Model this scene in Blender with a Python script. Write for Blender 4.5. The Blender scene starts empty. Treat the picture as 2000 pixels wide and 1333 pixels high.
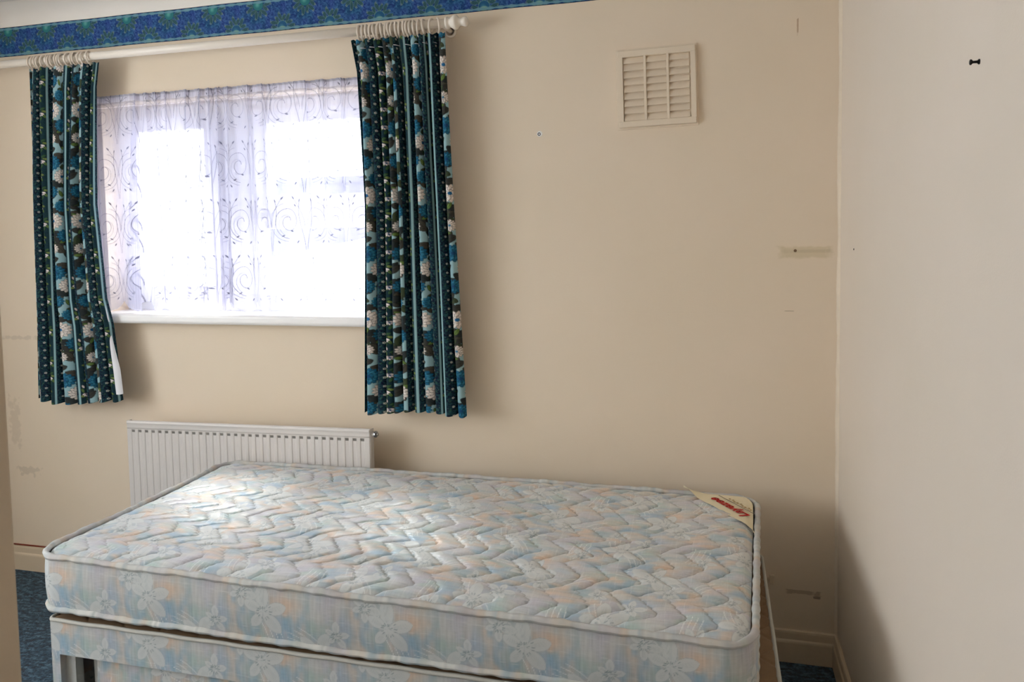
import bpy, bmesh, math
import numpy as np
from mathutils import Vector, Matrix

scene = bpy.context.scene
COL = scene.collection
PI = math.pi

# ------------------------------------------------------------------ camera
cam_d = bpy.data.cameras.new('camera')
cam = bpy.data.objects.new('camera', cam_d)
COL.objects.link(cam)
cam.matrix_world = Matrix(((0.96663757, 0.00131127, 0.25614467, -0.3668496),
                           (0.25558026, 0.06160666, -0.96482296, -2.4831807),
                           (-0.01704536, 0.99809964, 0.05921618, 1.3678298),
                           (0, 0, 0, 1)))
cam_d.sensor_width = 36.0
cam_d.lens = 1482.3968 * 36.0 / 2000.0
cam_d.shift_x = (1000.0 - 1004.463) / 2000.0
cam_d.shift_y = -(666.5 - 547.2976) / 2000.0
cam_d.clip_start = 0.02
cam_d.dof.use_dof = True
cam_d.dof.focus_distance = 2.3
cam_d.dof.aperture_fstop = 18.0
scene.camera = cam

# ------------------------------------------------------------------ view, world, sun
vs = scene.view_settings
vs.view_transform = 'Standard'
vs.look = 'None'
vs.gamma = 1.0
vs.use_curve_mapping = False
vs.exposure = 1.80

world = bpy.data.worlds.new('world')
scene.world = world
world.use_nodes = True
bg = world.node_tree.nodes['Background']
bg.inputs['Color'].default_value = (0.93, 0.95, 1.0, 1)
bg.inputs['Strength'].default_value = 3.0

sun_d = bpy.data.lights.new('sun', 'SUN')
sun_d.energy = 7.0
sun_d.angle = math.radians(18.0)
sun_d.color = (1.0, 0.98, 0.96)
sun = bpy.data.objects.new('sun', sun_d)
COL.objects.link(sun)
sun.rotation_euler = Vector((0.50, -0.46, -0.85)).to_track_quat('-Z', 'Y').to_euler()
sun.location = (-5, 6, 6)


def portal(name, loc, size, direction):
    d = bpy.data.lights.new(name, 'AREA')
    d.shape = 'RECTANGLE'
    d.size, d.size_y = size
    d.cycles.is_portal = True
    o = bpy.data.objects.new(name, d)
    COL.objects.link(o)
    o.location = loc
    o.rotation_euler = Vector(direction).to_track_quat('-Z', 'Y').to_euler()
    return o


portal('window_portal', (-2.075, 0.16, 1.49), (1.21, 0.82), (0, -1, 0))
portal('added_window_portal', (-3.67, -2.3, 1.475), (1.25, 2.2), (1, 0, 0))

cy = scene.cycles
cy.max_bounces = 10
cy.diffuse_bounces = 6
cy.transparent_max_bounces = 16
cy.transmission_bounces = 6
cy.sample_clamp_indirect = 8.0
cy.use_denoising = True


# ------------------------------------------------------------------ helpers
def lin(c):
    """sRGB 0-255 -> linear"""
    c = np.asarray(c, float) / 255.0
    return np.where(c <= 0.04045, c / 12.92, ((c + 0.055) / 1.055) ** 2.4)


def tag(o, label=None, cat=None, group=None, kind=None):
    if label: o['label'] = label
    if cat: o['category'] = cat
    if group: o['group'] = group
    if kind: o['kind'] = kind
    return o


def link(o, parent=None):
    COL.objects.link(o)
    if parent is not None:
        o.parent = parent
    return o


def empty(name, loc=(0, 0, 0), label=None, cat=None, group=None, kind=None):
    o = bpy.data.objects.new(name, None)
    o.empty_display_size = 0.05
    o.location = loc
    COL.objects.link(o)
    return tag(o, label, cat, group, kind)


def child_of(o, root):
    """parent keeping world coordinates (root is only translated)"""
    o.parent = root
    o.matrix_parent_inverse = Matrix.Translation(root.location).inverted()
    return o


def grid_mesh(name, P, mat, parent=None, color=None, attrs=None, smooth=True, flip=False):
    """P: (nv, nu, 3) grid of points"""
    nv, nu = P.shape[:2]
    me = bpy.data.meshes.new(name)
    n = nv * nu
    idx = np.arange(n).reshape(nv, nu)
    a, b, c, d = idx[:-1, :-1], idx[:-1, 1:], idx[1:, 1:], idx[1:, :-1]
    q = np.stack([a, b, c, d], -1).reshape(-1, 4)
    if flip: q = q[:, ::-1]
    m = len(q)
    me.vertices.add(n)
    me.vertices.foreach_set('co', np.ascontiguousarray(P, dtype=np.float32).ravel())
    me.loops.add(m * 4)
    me.loops.foreach_set('vertex_index', q.ravel().astype(np.int32))
    me.polygons.add(m)
    me.polygons.foreach_set('loop_start', np.arange(0, m * 4, 4, dtype=np.int32))
    me.polygons.foreach_set('loop_total', np.full(m, 4, dtype=np.int32))
    me.polygons.foreach_set('use_smooth', np.full(m, smooth, dtype=bool))
    me.update(calc_edges=True)
    if color is not None:
        at = me.color_attributes.new('Col', 'FLOAT_COLOR', 'POINT')
        c4 = np.ones((n, 4), np.float32)
        c4[:, :3] = color.reshape(-1, 3)
        at.data.foreach_set('color', c4.ravel())
    for k, v in (attrs or {}).items():
        at = me.attributes.new(k, 'FLOAT', 'POINT')
        at.data.foreach_set('value', v.astype(np.float32).ravel())
    me.validate()
    me.materials.append(mat)
    o = bpy.data.objects.new(name, me)
    COL.objects.link(o)
    if parent is not None: child_of(o, parent)
    return o


def bm_obj(name, bm, mat, parent=None, smooth=False):
    me = bpy.data.meshes.new(name)
    bmesh.ops.recalc_face_normals(bm, faces=bm.faces)
    bm.to_mesh(me)
    bm.free()
    if smooth:
        me.polygons.foreach_set('use_smooth', [True] * len(me.polygons))
    me.materials.append(mat)
    o = bpy.data.objects.new(name, me)
    COL.objects.link(o)
    if parent is not None: child_of(o, parent)
    return o


def add_box(bm, x0, x1, y0, y1, z0, z1, bevel=0.0, M=None, seg=2):
    b = bmesh.new()
    bmesh.ops.create_cube(b, size=1.0)
    for v in b.verts:
        v.co = Vector((x0 + (v.co.x + .5) * (x1 - x0), y0 + (v.co.y + .5) * (y1 - y0), z0 + (v.co.z + .5) * (z1 - z0)))
    if bevel > 0:
        bmesh.ops.bevel(b, geom=list(b.edges), offset=bevel, segments=seg, profile=0.5, affect='EDGES')
    if M is not None: bmesh.ops.transform(b, matrix=M, verts=b.verts)
    t = bpy.data.meshes.new('t')
    b.to_mesh(t); b.free()
    bm.from_mesh(t)
    bpy.data.meshes.remove(t)


def box(name, x0, x1, y0, y1, z0, z1, mat, parent=None, bevel=0.0, M=None):
    bm = bmesh.new()
    add_box(bm, x0, x1, y0, y1, z0, z1, bevel, M)
    return bm_obj(name, bm, mat, parent)


def add_lathe(bm, prof, M, seg=24):
    """prof: [(axial, radius)] revolved about local X, then M"""
    rings = []
    for a, r in prof:
        if r < 1e-6:
            rings.append([bm.verts.new(M @ Vector((a, 0, 0)))])
        else:
            rings.append([bm.verts.new(M @ Vector((a, r * math.cos(2 * PI * k / seg), r * math.sin(2 * PI * k / seg)))) for k in range(seg)])
    for A, B in zip(rings[:-1], rings[1:]):
        for k in range(seg):
            k2 = (k + 1) % seg
            if len(A) == 1 and len(B) == 1: continue
            if len(A) == 1: bm.faces.new((A[0], B[k], B[k2]))
            elif len(B) == 1: bm.faces.new((A[k], B[0], A[k2]))
            else: bm.faces.new((A[k], B[k], B[k2], A[k2]))


def add_tube(bm, pts, r, seg=8, closed=False, rfun=None):
    pts = [Vector(p) for p in pts]
    n = len(pts)
    rings = []
    up = Vector((0, 0, 1))
    for i, p in enumerate(pts):
        if closed: t = pts[(i + 1) % n] - pts[i - 1]
        else: t = pts[min(i + 1, n - 1)] - pts[max(i - 1, 0)]
        t.normalize()
        ref = up if abs(t.z) < 0.9 else Vector((1, 0, 0))
        a = t.cross(ref).normalized(); b = t.cross(a).normalized()
        rr = r if rfun is None else r * rfun(i / n)
        rings.append([bm.verts.new(p + rr * (a * math.cos(2 * PI * k / seg) + b * math.sin(2 * PI * k / seg))) for k in range(seg)])
    for i in range(n if closed else n - 1):
        A, B = rings[i], rings[(i + 1) % n]
        for k in range(seg):
            bm.faces.new((A[k], A[(k + 1) % seg], B[(k + 1) % seg], B[k]))
    if not closed:
        bm.faces.new(rings[0]); bm.faces.new(rings[-1][::-1])


rng = np.random.default_rng(7)


def tnoise(nx, ny, cx, cy_, seed):
    """tiling smooth value noise on an (ny,nx) raster with cx x cy_ cells"""
    r = np.random.default_rng(seed)
    g = r.random((cy_, cx))
    x = np.arange(nx) / nx * cx; y = np.arange(ny) / ny * cy_
    x0 = np.floor(x).astype(int); y0 = np.floor(y).astype(int)
    fx = x - x0; fy = y - y0
    fx = fx * fx * (3 - 2 * fx); fy = fy * fy * (3 - 2 * fy)
    a = g[np.ix_(y0 % cy_, x0 % cx)]; b = g[np.ix_(y0 % cy_, (x0 + 1) % cx)]
    c = g[np.ix_((y0 + 1) % cy_, x0 % cx)]; d = g[np.ix_((y0 + 1) % cy_, (x0 + 1) % cx)]
    FX, FY = fx[None, :], fy[:, None]
    return (a * (1 - FX) + b * FX) * (1 - FY) + (c * (1 - FX) + d * FX) * FY


class Tile:
    """a repeating textile print drawn with maths; sampled per vertex"""
    def __init__(s, w, h, px=0.001, base=(200, 200, 200)):
        s.w, s.h = w, h
        s.nx, s.ny = int(round(w / px)), int(round(h / px))
        s.X, s.Y = np.meshgrid((np.arange(s.nx) + .5) / s.nx * w, (np.arange(s.ny) + .5) / s.ny * h)
        s.c = np.zeros((s.ny, s.nx, 3)) + np.array(base, float)
        s.clip = None

    def d(s, cx, cy_):
        dx = (s.X - cx + s.w / 2) % s.w - s.w / 2
        dy = (s.Y - cy_ + s.h / 2) % s.h - s.h / 2
        return dx, dy

    def put(s, m, col, alpha=1.0):
        m = np.clip(m, 0, 1) * alpha
        if s.clip is not None: m = m * s.clip
        s.c = s.c * (1 - m[..., None]) + np.array(col, float) * m[..., None]

    def ell(s, cx, cy_, a, b, ang, col, alpha=1.0, outline=None, soft=0.0006):
        dx, dy = s.d(cx, cy_)
        ca, sa = math.cos(ang), math.sin(ang)
        u = dx * ca + dy * sa; v = -dx * sa + dy * ca
        r = np.sqrt((u / a) ** 2 + (v / b) ** 2)
        dist = (1 - r) * min(a, b)
        if outline is not None: s.put((dist + 0.0011) / soft, outline, alpha)
        s.put(dist / soft, col, alpha)

    def leaf(s, cx, cy_, L, wd, ang, col, vein=None, outline=None, al=1.0):
        dx, dy = s.d(cx, cy_)
        ca, sa = math.cos(ang), math.sin(ang)
        u = (dx * ca + dy * sa) / L; v = (-dx * sa + dy * ca)
        prof = wd * np.clip(1 - (2 * u) ** 2, 0, 1) ** 0.8 * (1 + .5 * u)
        dist = prof - np.abs(v)
        ins = (np.abs(u) < .5)
        if outline is not None: s.put(ins * (dist + 0.001) / .0005, outline, al)
        s.put(ins * dist / .0006, col, al)
        if vein is not None:
            s.put(ins * (dist > 0) * (0.0006 - np.abs(v)) / .0004, vein, .8)

    def stroke(s, pts, wd, col, alpha=1.0):
        m = np.zeros_like(s.X)
        for (x0, y0), (x1, y1) in zip(pts[:-1], pts[1:]):
            dx, dy = s.d(x0, y0)
            ex, ey = x1 - x0, y1 - y0
            L2 = ex * ex + ey * ey + 1e-12
            t = np.clip((dx * ex + dy * ey) / L2, 0, 1)
            q = np.hypot(dx - t * ex, dy - t * ey)
            m = np.maximum(m, np.clip((wd / 2 - q) / 0.0005 + .5, 0, 1))
        s.put(m, col, alpha)

    def sample(s, u, v):
        x = (u / s.w) % 1.0 * s.nx - .5; y = (v / s.h) % 1.0 * s.ny - .5
        x0 = np.floor(x).astype(int); y0 = np.floor(y).astype(int)
        fx = (x - x0)[..., None]; fy = (y - y0)[..., None]
        g = lambda j, i: s.c[j % s.ny, i % s.nx]
        return (g(y0, x0) * (1 - fx) + g(y0, x0 + 1) * fx) * (1 - fy) + (g(y0 + 1, x0) * (1 - fx) + g(y0 + 1, x0 + 1) * fx) * fy


# ------------------------------------------------------------------ materials
def new_mat(name):
    m = bpy.data.materials.new(name)
    m.use_nodes = True
    return m, m.node_tree, m.node_tree.nodes['Principled BSDF']


def simple(name, rgb, rough=0.6, metal=0.0, noise=0.0, nscale=40.0, bump=0.0, bscale=300.0, spec=0.3, sheen=0.0):
    m, nt, b = new_mat(name)
    N, L = nt.nodes, nt.links
    c = lin(rgb)
    b.inputs['Roughness'].default_value = rough
    b.inputs['Metallic'].default_value = metal
    b.inputs['Specular IOR Level'].default_value = spec
    if sheen: b.inputs['Sheen Weight'].default_value = sheen
    tc = N.new('ShaderNodeTexCoord')
    n1 = N.new('ShaderNodeTexNoise'); n1.inputs['Scale'].default_value = nscale; n1.inputs['Detail'].default_value = 4
    L.new(tc.outputs['Object'], n1.inputs['Vector'])
    mx = N.new('ShaderNodeMix'); mx.data_type = 'RGBA'
    k = noise
    mx.inputs[6].default_value = (*(c * (1 - k)), 1)
    mx.inputs[7].default_value = (*np.minimum(c * (1 + k), 1), 1)
    L.new(n1.outputs['Fac'], mx.inputs[0])
    L.new(mx.outputs[2], b.inputs['Base Color'])
    if bump:
        n2 = N.new('ShaderNodeTexNoise'); n2.inputs['Scale'].default_value = bscale; n2.inputs['Detail'].default_value = 3
        L.new(tc.outputs['Object'], n2.inputs['Vector'])
        bp = N.new('ShaderNodeBump'); bp.inputs['Strength'].default_value = bump; bp.inputs['Distance'].default_value = 0.002
        L.new(n2.outputs['Fac'], bp.inputs['Height'])
        L.new(bp.outputs['Normal'], b.inputs['Normal'])
    return m


def printed(name, rough=0.85, bump=0.15, bscale=900.0, transl=0.0, sheen=0.0, spec=0.2):
    m, nt, b = new_mat(name)
    N, L = nt.nodes, nt.links
    at = N.new('ShaderNodeVertexColor'); at.layer_name = 'Col'
    L.new(at.outputs['Color'], b.inputs['Base Color'])
    b.inputs['Roughness'].default_value = rough
    b.inputs['Specular IOR Level'].default_value = spec
    b.inputs['Sheen Weight'].default_value = sheen
    tc = N.new('ShaderNodeTexCoord')
    n2 = N.new('ShaderNodeTexNoise'); n2.inputs['Scale'].default_value = bscale; n2.inputs['Detail'].default_value = 2
    L.new(tc.outputs['Object'], n2.inputs['Vector'])
    bp = N.new('ShaderNodeBump'); bp.inputs['Strength'].default_value = bump; bp.inputs['Distance'].default_value = 0.001
    L.new(n2.outputs['Fac'], bp.inputs['Height'])
    L.new(bp.outputs['Normal'], b.inputs['Normal'])
    if transl:
        tr = N.new('ShaderNodeBsdfTranslucent'); L.new(at.outputs['Color'], tr.inputs['Color'])
        mx = N.new('ShaderNodeMixShader'); mx.inputs[0].default_value = transl
        L.new(b.outputs[0], mx.inputs[1]); L.new(tr.outputs[0], mx.inputs[2])
        L.new(mx.outputs[0], nt.nodes['Material Output'].inputs['Surface'])
    return m


def wall_material(name, base=(230, 213, 190), marks=(), seams_z=(), seams_x=()):
    """painted lining paper; marks are stains: (axis values x,z, half sizes, colour, strength) in object coordinates"""
    m, nt, b = new_mat(name)
    N, L = nt.nodes, nt.links
    b.inputs['Roughness'].default_value = 0.75
    b.inputs['Specular IOR Level'].default_value = 0.25
    geo = N.new('ShaderNodeTexCoord')
    sep = N.new('ShaderNodeSeparateXYZ'); L.new(geo.outputs['Object'], sep.inputs[0])

    def math_(op, a, b_=None, c=None):
        n = N.new('ShaderNodeMath'); n.operation = op
        for i, v in enumerate((a, b_, c)):
            if v is None: continue
            if isinstance(v, (int, float)): n.inputs[i].default_value = v
            else: L.new(v, n.inputs[i])
        return n.outputs[0]

    n1 = N.new('ShaderNodeTexNoise'); n1.inputs['Scale'].default_value = 2.2; n1.inputs['Detail'].default_value = 5
    L.new(geo.outputs['Object'], n1.inputs['Vector'])
    mx = N.new('ShaderNodeMix'); mx.data_type = 'RGBA'
    c = lin(base)
    mx.inputs[6].default_value = (*(c * np.array([.95, .95, .92])), 1)
    mx.inputs[7].default_value = (*np.minimum(c * np.array([1.04, 1.04, 1.08]), 1), 1)
    L.new(n1.outputs['Fac'], mx.inputs[0])
    cur = mx.outputs[2]
    nz = N.new('ShaderNodeTexNoise'); nz.inputs['Scale'].default_value = 45; nz.inputs['Detail'].default_value = 4
    L.new(geo.outputs['Object'], nz.inputs['Vector'])
    for (ax, cx_, cz_, hx, hz, col, st, rag) in marks:
        ca = sep.outputs[ax]
        dx = math_('ABSOLUTE', math_('DIVIDE', math_('SUBTRACT', ca, cx_), hx))
        dz = math_('ABSOLUTE', math_('DIVIDE', math_('SUBTRACT', sep.outputs[2], cz_), hz))
        dd = math_('MAXIMUM', dx, dz)
        e = math_('SUBTRACT', 1.0, dd)
        e = math_('ADD', e, math_('MULTIPLY', math_('SUBTRACT', nz.outputs['Fac'], 0.5), rag))
        e = math_('MULTIPLY', e, 3.0)
        cl = N.new('ShaderNodeClamp'); L.new(e, cl.inputs[0])
        inside = math_('LESS_THAN', dd, 1.6)
        f = math_('MULTIPLY', math_('MULTIPLY', cl.outputs[0], st), inside)
        mk = N.new('ShaderNodeMix'); mk.data_type = 'RGBA'
        L.new(f, mk.inputs[0]); L.new(cur, mk.inputs[6]); mk.inputs[7].default_value = (*lin(col), 1)
        cur = mk.outputs[2]
    # fine plaster grain + paper seams as relief
    n3 = N.new('ShaderNodeTexNoise'); n3.inputs['Scale'].default_value = 260; n3.inputs['Detail'].default_value = 3
    L.new(geo.outputs['Object'], n3.inputs['Vector'])
    n4 = N.new('ShaderNodeTexNoise'); n4.inputs['Scale'].default_value = 14; n4.inputs['Detail'].default_value = 5
    L.new(geo.outputs['Object'], n4.inputs['Vector'])
    h = math_('ADD', math_('MULTIPLY', n3.outputs['Fac'], 0.25), math_('MULTIPLY', n4.outputs['Fac'], 0.8))
    wob = math_('MULTIPLY', math_('SUBTRACT', n4.outputs['Fac'], .5), 0.012)
    for ax, vals in ((0, seams_x), (2, seams_z)):
        for v in vals:
            dd = math_('ABSOLUTE', math_('SUBTRACT', math_('ADD', sep.outputs[ax], wob), v))
            f = math_('MULTIPLY', math_('LESS_THAN', dd, 0.0016), math_('GREATER_THAN', nz.outputs['Fac'], 0.44))
            h = math_('SUBTRACT', h, math_('MULTIPLY', f, 0.5))
    bp = N.new('ShaderNodeBump'); bp.inputs['Strength'].default_value = 0.35; bp.inputs['Distance'].default_value = 0.0025
    L.new(h, bp.inputs['Height']); L.new(bp.outputs['Normal'], b.inputs['Normal'])
    L.new(cur, b.inputs['Base Color'])
    return m


MARKS = [(0, -0.10, 1.300, .085, .020, (196, 180, 140), .45, .9),
         (0, -0.09, 1.303, .07, .006, (160, 142, 108), .20, 1.0),
         (0, -3.13, .42, .055, .018, (150, 138, 122), .25, 3.2),
         (0, -3.19, .62, .030, .10, (190, 172, 150), .30, 2.6),
         (0, -3.15, .98, .10, .008, (180, 164, 146), .30, 2.8),
         (0, -0.10, .225, .05, .007, (150, 124, 96), .5, 2.2),
         (0, -0.062, .212, .010, .004, (90, 70, 50), .6, 2.4),
         (0, -0.125, 1.985, .0025, .024, (170, 130, 96), .6, 1.8),
         (0, -0.145, 1.118, .016, .0014, (150, 130, 105), .6, .6)]
M_WALL = wall_material('painted_wall', marks=MARKS, seams_z=(1.109,), seams_x=(-1.065, -0.515))
M_WALL2 = wall_material('painted_wall_plain', base=(226, 213, 197))
M_CEIL = simple('ceiling_paint', (214, 212, 208), .9, noise=.03, nscale=5, bump=.2, bscale=120)
M_COVE = simple('coving_paint', (232, 226, 218), .85, noise=.03, nscale=8, bump=.3, bscale=200)
M_TRIM = simple('skirting_gloss', (216, 198, 172), .45, noise=.05, nscale=12, bump=.1, bscale=60, spec=.4)
M_BEAD = simple('corner_filler', (230, 215, 194), .7, noise=.06, nscale=30, bump=.6, bscale=60)
M_UPVC = simple('white_upvc', (240, 241, 246), .3, noise=.01, spec=.5)
M_SILL = simple('sill_gloss', (243, 240, 238), .3, noise=.02, nscale=6, spec=.5)
M_POLE = simple('pole_paint', (240, 230, 216), .35, noise=.03, nscale=20, spec=.5)
M_RING = simple('ring_plastic', (226, 212, 196), .4, noise=.05, nscale=60, spec=.5)
M_RAD = simple('radiator_enamel', (214, 208, 203), .35, noise=.02, nscale=10, spec=.5)
M_FLUTESHADE = simple('flute_shade_paint', (120, 116, 110), .6, noise=.05)  # darker enamel tone for the painted shade at the flute tops
M_METAL = simple('steel', (150, 150, 150), .3, 1.0, noise=.1)
M_DARK = simple('dark_metal', (26, 26, 28), .45, .6, noise=.2)
M_PLUG = simple('blue_wall_plug', (38, 48, 70), .5, noise=.2)
M_PLUGB = simple('brown_wall_plug', (128, 104, 80), .6, noise=.2)
M_CHIP = simple('bare_plaster', (238, 236, 230), .9, noise=.04)
M_VENT = simple('vent_paint', (228, 212, 190), .55, noise=.04, nscale=30, bump=.25, bscale=150, spec=.35)
M_CABLE = simple('red_brown_cable', (126, 52, 34), .5, noise=.1)
M_DOOR = simple('door_paint', (206, 190, 168), .6, noise=.03, bump=.1)
M_BOARD = simple('bare_board', (176, 178, 176), .8, noise=.08, nscale=20, bump=.3, bscale=120)
M_LABEL = simple('satin_label', (234, 222, 190), .5, noise=.04, nscale=60, bump=.2, bscale=500)
M_RED = simple('red_print', (178, 18, 14), .6, noise=.1)
M_GOLD = simple('gold_print', (158, 132, 72), .6, noise=.1)
M_INK = simple('dark_print', (70, 50, 40), .6, noise=.1)
M_LINING = simple('white_lining', (232, 232, 236), .9, noise=.03, bump=.2, bscale=700)
M_CURT = printed('printed_cotton', .85, .2, 1200, transl=.10)
M_TICK = printed('damask_ticking', .75, .25, 1100)
M_TICKTOP = printed('satin_damask_top', .42, .15, 1100, sheen=.35, spec=.75)
M_BORDER = printed('border_paper', .6, .1, 800)
M_RENDER = simple('white_render', (236, 238, 242), .9, noise=.04, bump=.3)
M_FENCE = simple('weathered_grey', (74, 76, 92), .9, noise=.15, nscale=6, bump=.3)
M_PAVE = simple('pale_paving', (214, 212, 206), .9, noise=.06, bump=.3)


def carpet_material():
    m, nt, b = new_mat('blue_carpet')
    N, L = nt.nodes, nt.links
    tc = N.new('ShaderNodeTexCoord')
    mp = N.new('ShaderNodeMapping'); mp.inputs['Scale'].default_value = (1, 2.2, 1); mp.inputs['Rotation'].default_value = (0, 0, .5)
    L.new(tc.outputs['Object'], mp.inputs['Vector'])
    n1 = N.new('ShaderNodeTexNoise'); n1.inputs['Scale'].default_value = 34; n1.inputs['Detail'].default_value = 6
    n2 = N.new('ShaderNodeTexNoise'); n2.inputs['Scale'].default_value = 330; n2.inputs['Detail'].default_value = 3
    n3 = N.new('ShaderNodeTexNoise'); n3.inputs['Scale'].default_value = 120; n3.inputs['Detail'].default_value = 3
    for n in (n1,): L.new(mp.outputs[0], n.inputs['Vector'])
    for n in (n2, n3): L.new(tc.outputs['Object'], n.inputs['Vector'])
    r = N.new('ShaderNodeValToRGB')
    e = r.color_ramp.elements
    e[0].position = .3; e[0].color = (*lin((10, 30, 46)), 1)
    e[1].position = .7; e[1].color = (*lin((100, 138, 160)), 1)
    x = e.new(.5); x.color = (*lin((38, 76, 100)), 1)
    ad = N.new('ShaderNodeMath'); ad.operation = 'ADD'
    mu = N.new('ShaderNodeMath'); mu.operation = 'MULTIPLY_ADD'; mu.inputs[1].default_value = .7; mu.inputs[2].default_value = -.35
    L.new(n3.outputs['Fac'], mu.inputs[0]); L.new(n1.outputs['Fac'], ad.inputs[0]); L.new(mu.outputs[0], ad.inputs[1])
    L.new(ad.outputs[0], r.inputs[0]); L.new(r.outputs[0], b.inputs['Base Color'])
    b.inputs['Roughness'].default_value = .95
    b.inputs['Specular IOR Level'].default_value = .1
    b.inputs['Sheen Weight'].default_value = .2
    a2 = N.new('ShaderNodeMath'); a2.operation = 'ADD'
    L.new(n2.outputs['Fac'], a2.inputs[0]); L.new(n3.outputs['Fac'], a2.inputs[1])
    bp = N.new('ShaderNodeBump'); bp.inputs['Strength'].default_value = 1.0; bp.inputs['Distance'].default_value = .012
    L.new(a2.outputs[0], bp.inputs['Height']); L.new(bp.outputs['Normal'], b.inputs['Normal'])
    return m


M_CARPET = carpet_material()


def glass_material():
    m, nt, b = new_mat('window_glass')
    N, L = nt.nodes, nt.links
    tr = N.new('ShaderNodeBsdfTransparent'); tr.inputs[0].default_value = (.96, .98, .98, 1)
    gl = N.new('ShaderNodeBsdfGlossy'); gl.inputs['Roughness'].default_value = .02
    mx = N.new('ShaderNodeMixShader')
    mx.inputs[0].default_value = .05
    L.new(tr.outputs[0], mx.inputs[1]); L.new(gl.outputs[0], mx.inputs[2])
    L.new(mx.outputs[0], N['Material Output'].inputs['Surface'])
    return m


M_GLASS = glass_material()


def net_material():
    m, nt, b = new_mat('sheer_net')
    N, L = nt.nodes, nt.links
    at = N.new('ShaderNodeAttribute'); at.attribute_name = 'cover'
    tr = N.new('ShaderNodeBsdfTransparent')
    df = N.new('ShaderNodeBsdfDiffuse'); df.inputs[0].default_value = (*lin((240, 240, 250)), 1)
    tl = N.new('ShaderNodeBsdfTranslucent'); tl.inputs[0].default_value = (*lin((232, 232, 246)), 1)
    a2 = N.new('ShaderNodeAttribute'); a2.attribute_name = 'thread'
    cm = N.new('ShaderNodeMix'); cm.data_type = 'RGBA'
    cm.inputs[6].default_value = (*lin((214, 213, 228)), 1); cm.inputs[7].default_value = (*lin((120, 120, 136)), 1)  # embroidery greyed to imitate the backlight it blocks
    L.new(a2.outputs['Fac'], cm.inputs[0]); L.new(cm.outputs[2], df.inputs[0])
    cm2 = N.new('ShaderNodeMix'); cm2.data_type = 'RGBA'
    cm2.inputs[6].default_value = (*lin((218, 216, 240)), 1); cm2.inputs[7].default_value = (*lin((110, 110, 130)), 1)
    L.new(a2.outputs['Fac'], cm2.inputs[0]); L.new(cm2.outputs[2], tl.inputs[0])
    m1 = N.new('ShaderNodeMixShader'); m1.inputs[0].default_value = .23
    L.new(df.outputs[0], m1.inputs[1]); L.new(tl.outputs[0], m1.inputs[2])
    m2 = N.new('ShaderNodeMixShader')
    L.new(at.outputs['Fac'], m2.inputs[0]); L.new(tr.outputs[0], m2.inputs[1]); L.new(m1.outputs[0], m2.inputs[2])
    L.new(m2.outputs[0], N['Material Output'].inputs['Surface'])
    return m


M_NET = net_material()

# ------------------------------------------------------------------ room shell
XL, YF, ZC = -3.55, -3.6, 2.30           # left wall, front wall (behind camera), ceiling
OX0, OX1, OZ0, OZ1 = -2.68, -1.47, 1.07, 1.90

bm = bmesh.new()
add_box(bm, XL - .2, 0.2, -4, 1.0, -0.2, 0.0)
bm2 = bm
floor = bm_obj('floor', bm2, M_CARPET)
bpy.data.objects['floor']['kind'] = 'structure'

bm = bmesh.new()
add_box(bm, XL - .2, OX0, 0, .17, 0, ZC)
add_box(bm, OX1, 0.2, 0, .17, 0, ZC)
add_box(bm, OX0, OX1, 0, .17, 0, OZ0)
add_box(bm, OX0, OX1, 0, .17, OZ1, ZC)
tag(bm_obj('wall_back', bm, M_WALL), kind='structure')
tag(box('wall_right', 0, .2, YF, 0, 0, ZC, M_WALL2), kind='structure')
bm = bmesh.new()
WY0, WY1, WZ0 = -3.4, -1.2, .85  # opening for the added side window, sized for its daylight
add_box(bm, XL - .2, XL, YF, WY0, 0, ZC)
add_box(bm, XL - .2, XL, WY1, 0, 0, ZC)
add_box(bm, XL - .2, XL, WY0, WY1, 0, WZ0)
add_box(bm, XL - .2, XL, WY0, WY1, 2.1, ZC)
tag(bm_obj('wall_left', bm, M_WALL2), kind='structure')
tag(box('wall_front', XL - .2, .2, YF - .2, YF, 0, ZC, M_WALL2), kind='structure')
tag(box('ceiling', XL - .2, .2, YF - .2, .28, ZC, ZC + .15, M_CEIL), kind='structure')

# coving: concave quarter profile along the window wall and the right wall
def coving(name, a, b, inward):
    n = 12
    P = []
    for k in range(n + 1):
        t = k / n * PI / 2
        off = .095 * (1 - math.cos(t)); up = .064 * math.sin(t)
        P.append([[*(Vector(a) + Vector(inward) * off)[:2], 2.2355 + up], [*(Vector(b) + Vector(inward) * off)[:2], 2.2355 + up]])
    return tag(grid_mesh(name, np.array(P, float), M_COVE), kind='structure')
coving('trim_1', (XL, 0, 0), (0, 0, 0), (0, -1, 0))
coving('trim_2', (0, 0, 0), (0, YF, 0), (-1, 0, 0))

# skirting board with a moulded top
def skirting(name, a, b, inward):
    prof = [(0, .102), (.004, .1025), (.009, .100), (.0105, .094), (.0105, .074), (.014, .069), (.015, .064), (.015, 0), (0, 0)]
    P = np.array([[[*(Vector(a) + Vector(inward) * o)[:2], z], [*(Vector(b) + Vector(inward) * o)[:2], z]] for o, z in prof], float)
    return tag(grid_mesh(name, P, M_TRIM, smooth=False), kind='structure')
skirting('baseboard_back', (XL, 0, 0), (0, 0, 0), (0, -1, 0))
skirting('baseboard_right', (0, 0, 0), (0, YF, 0), (-1, 0, 0))
skirting('baseboard_left', (XL, YF, 0), (XL, 0, 0), (1, 0, 0))

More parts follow.
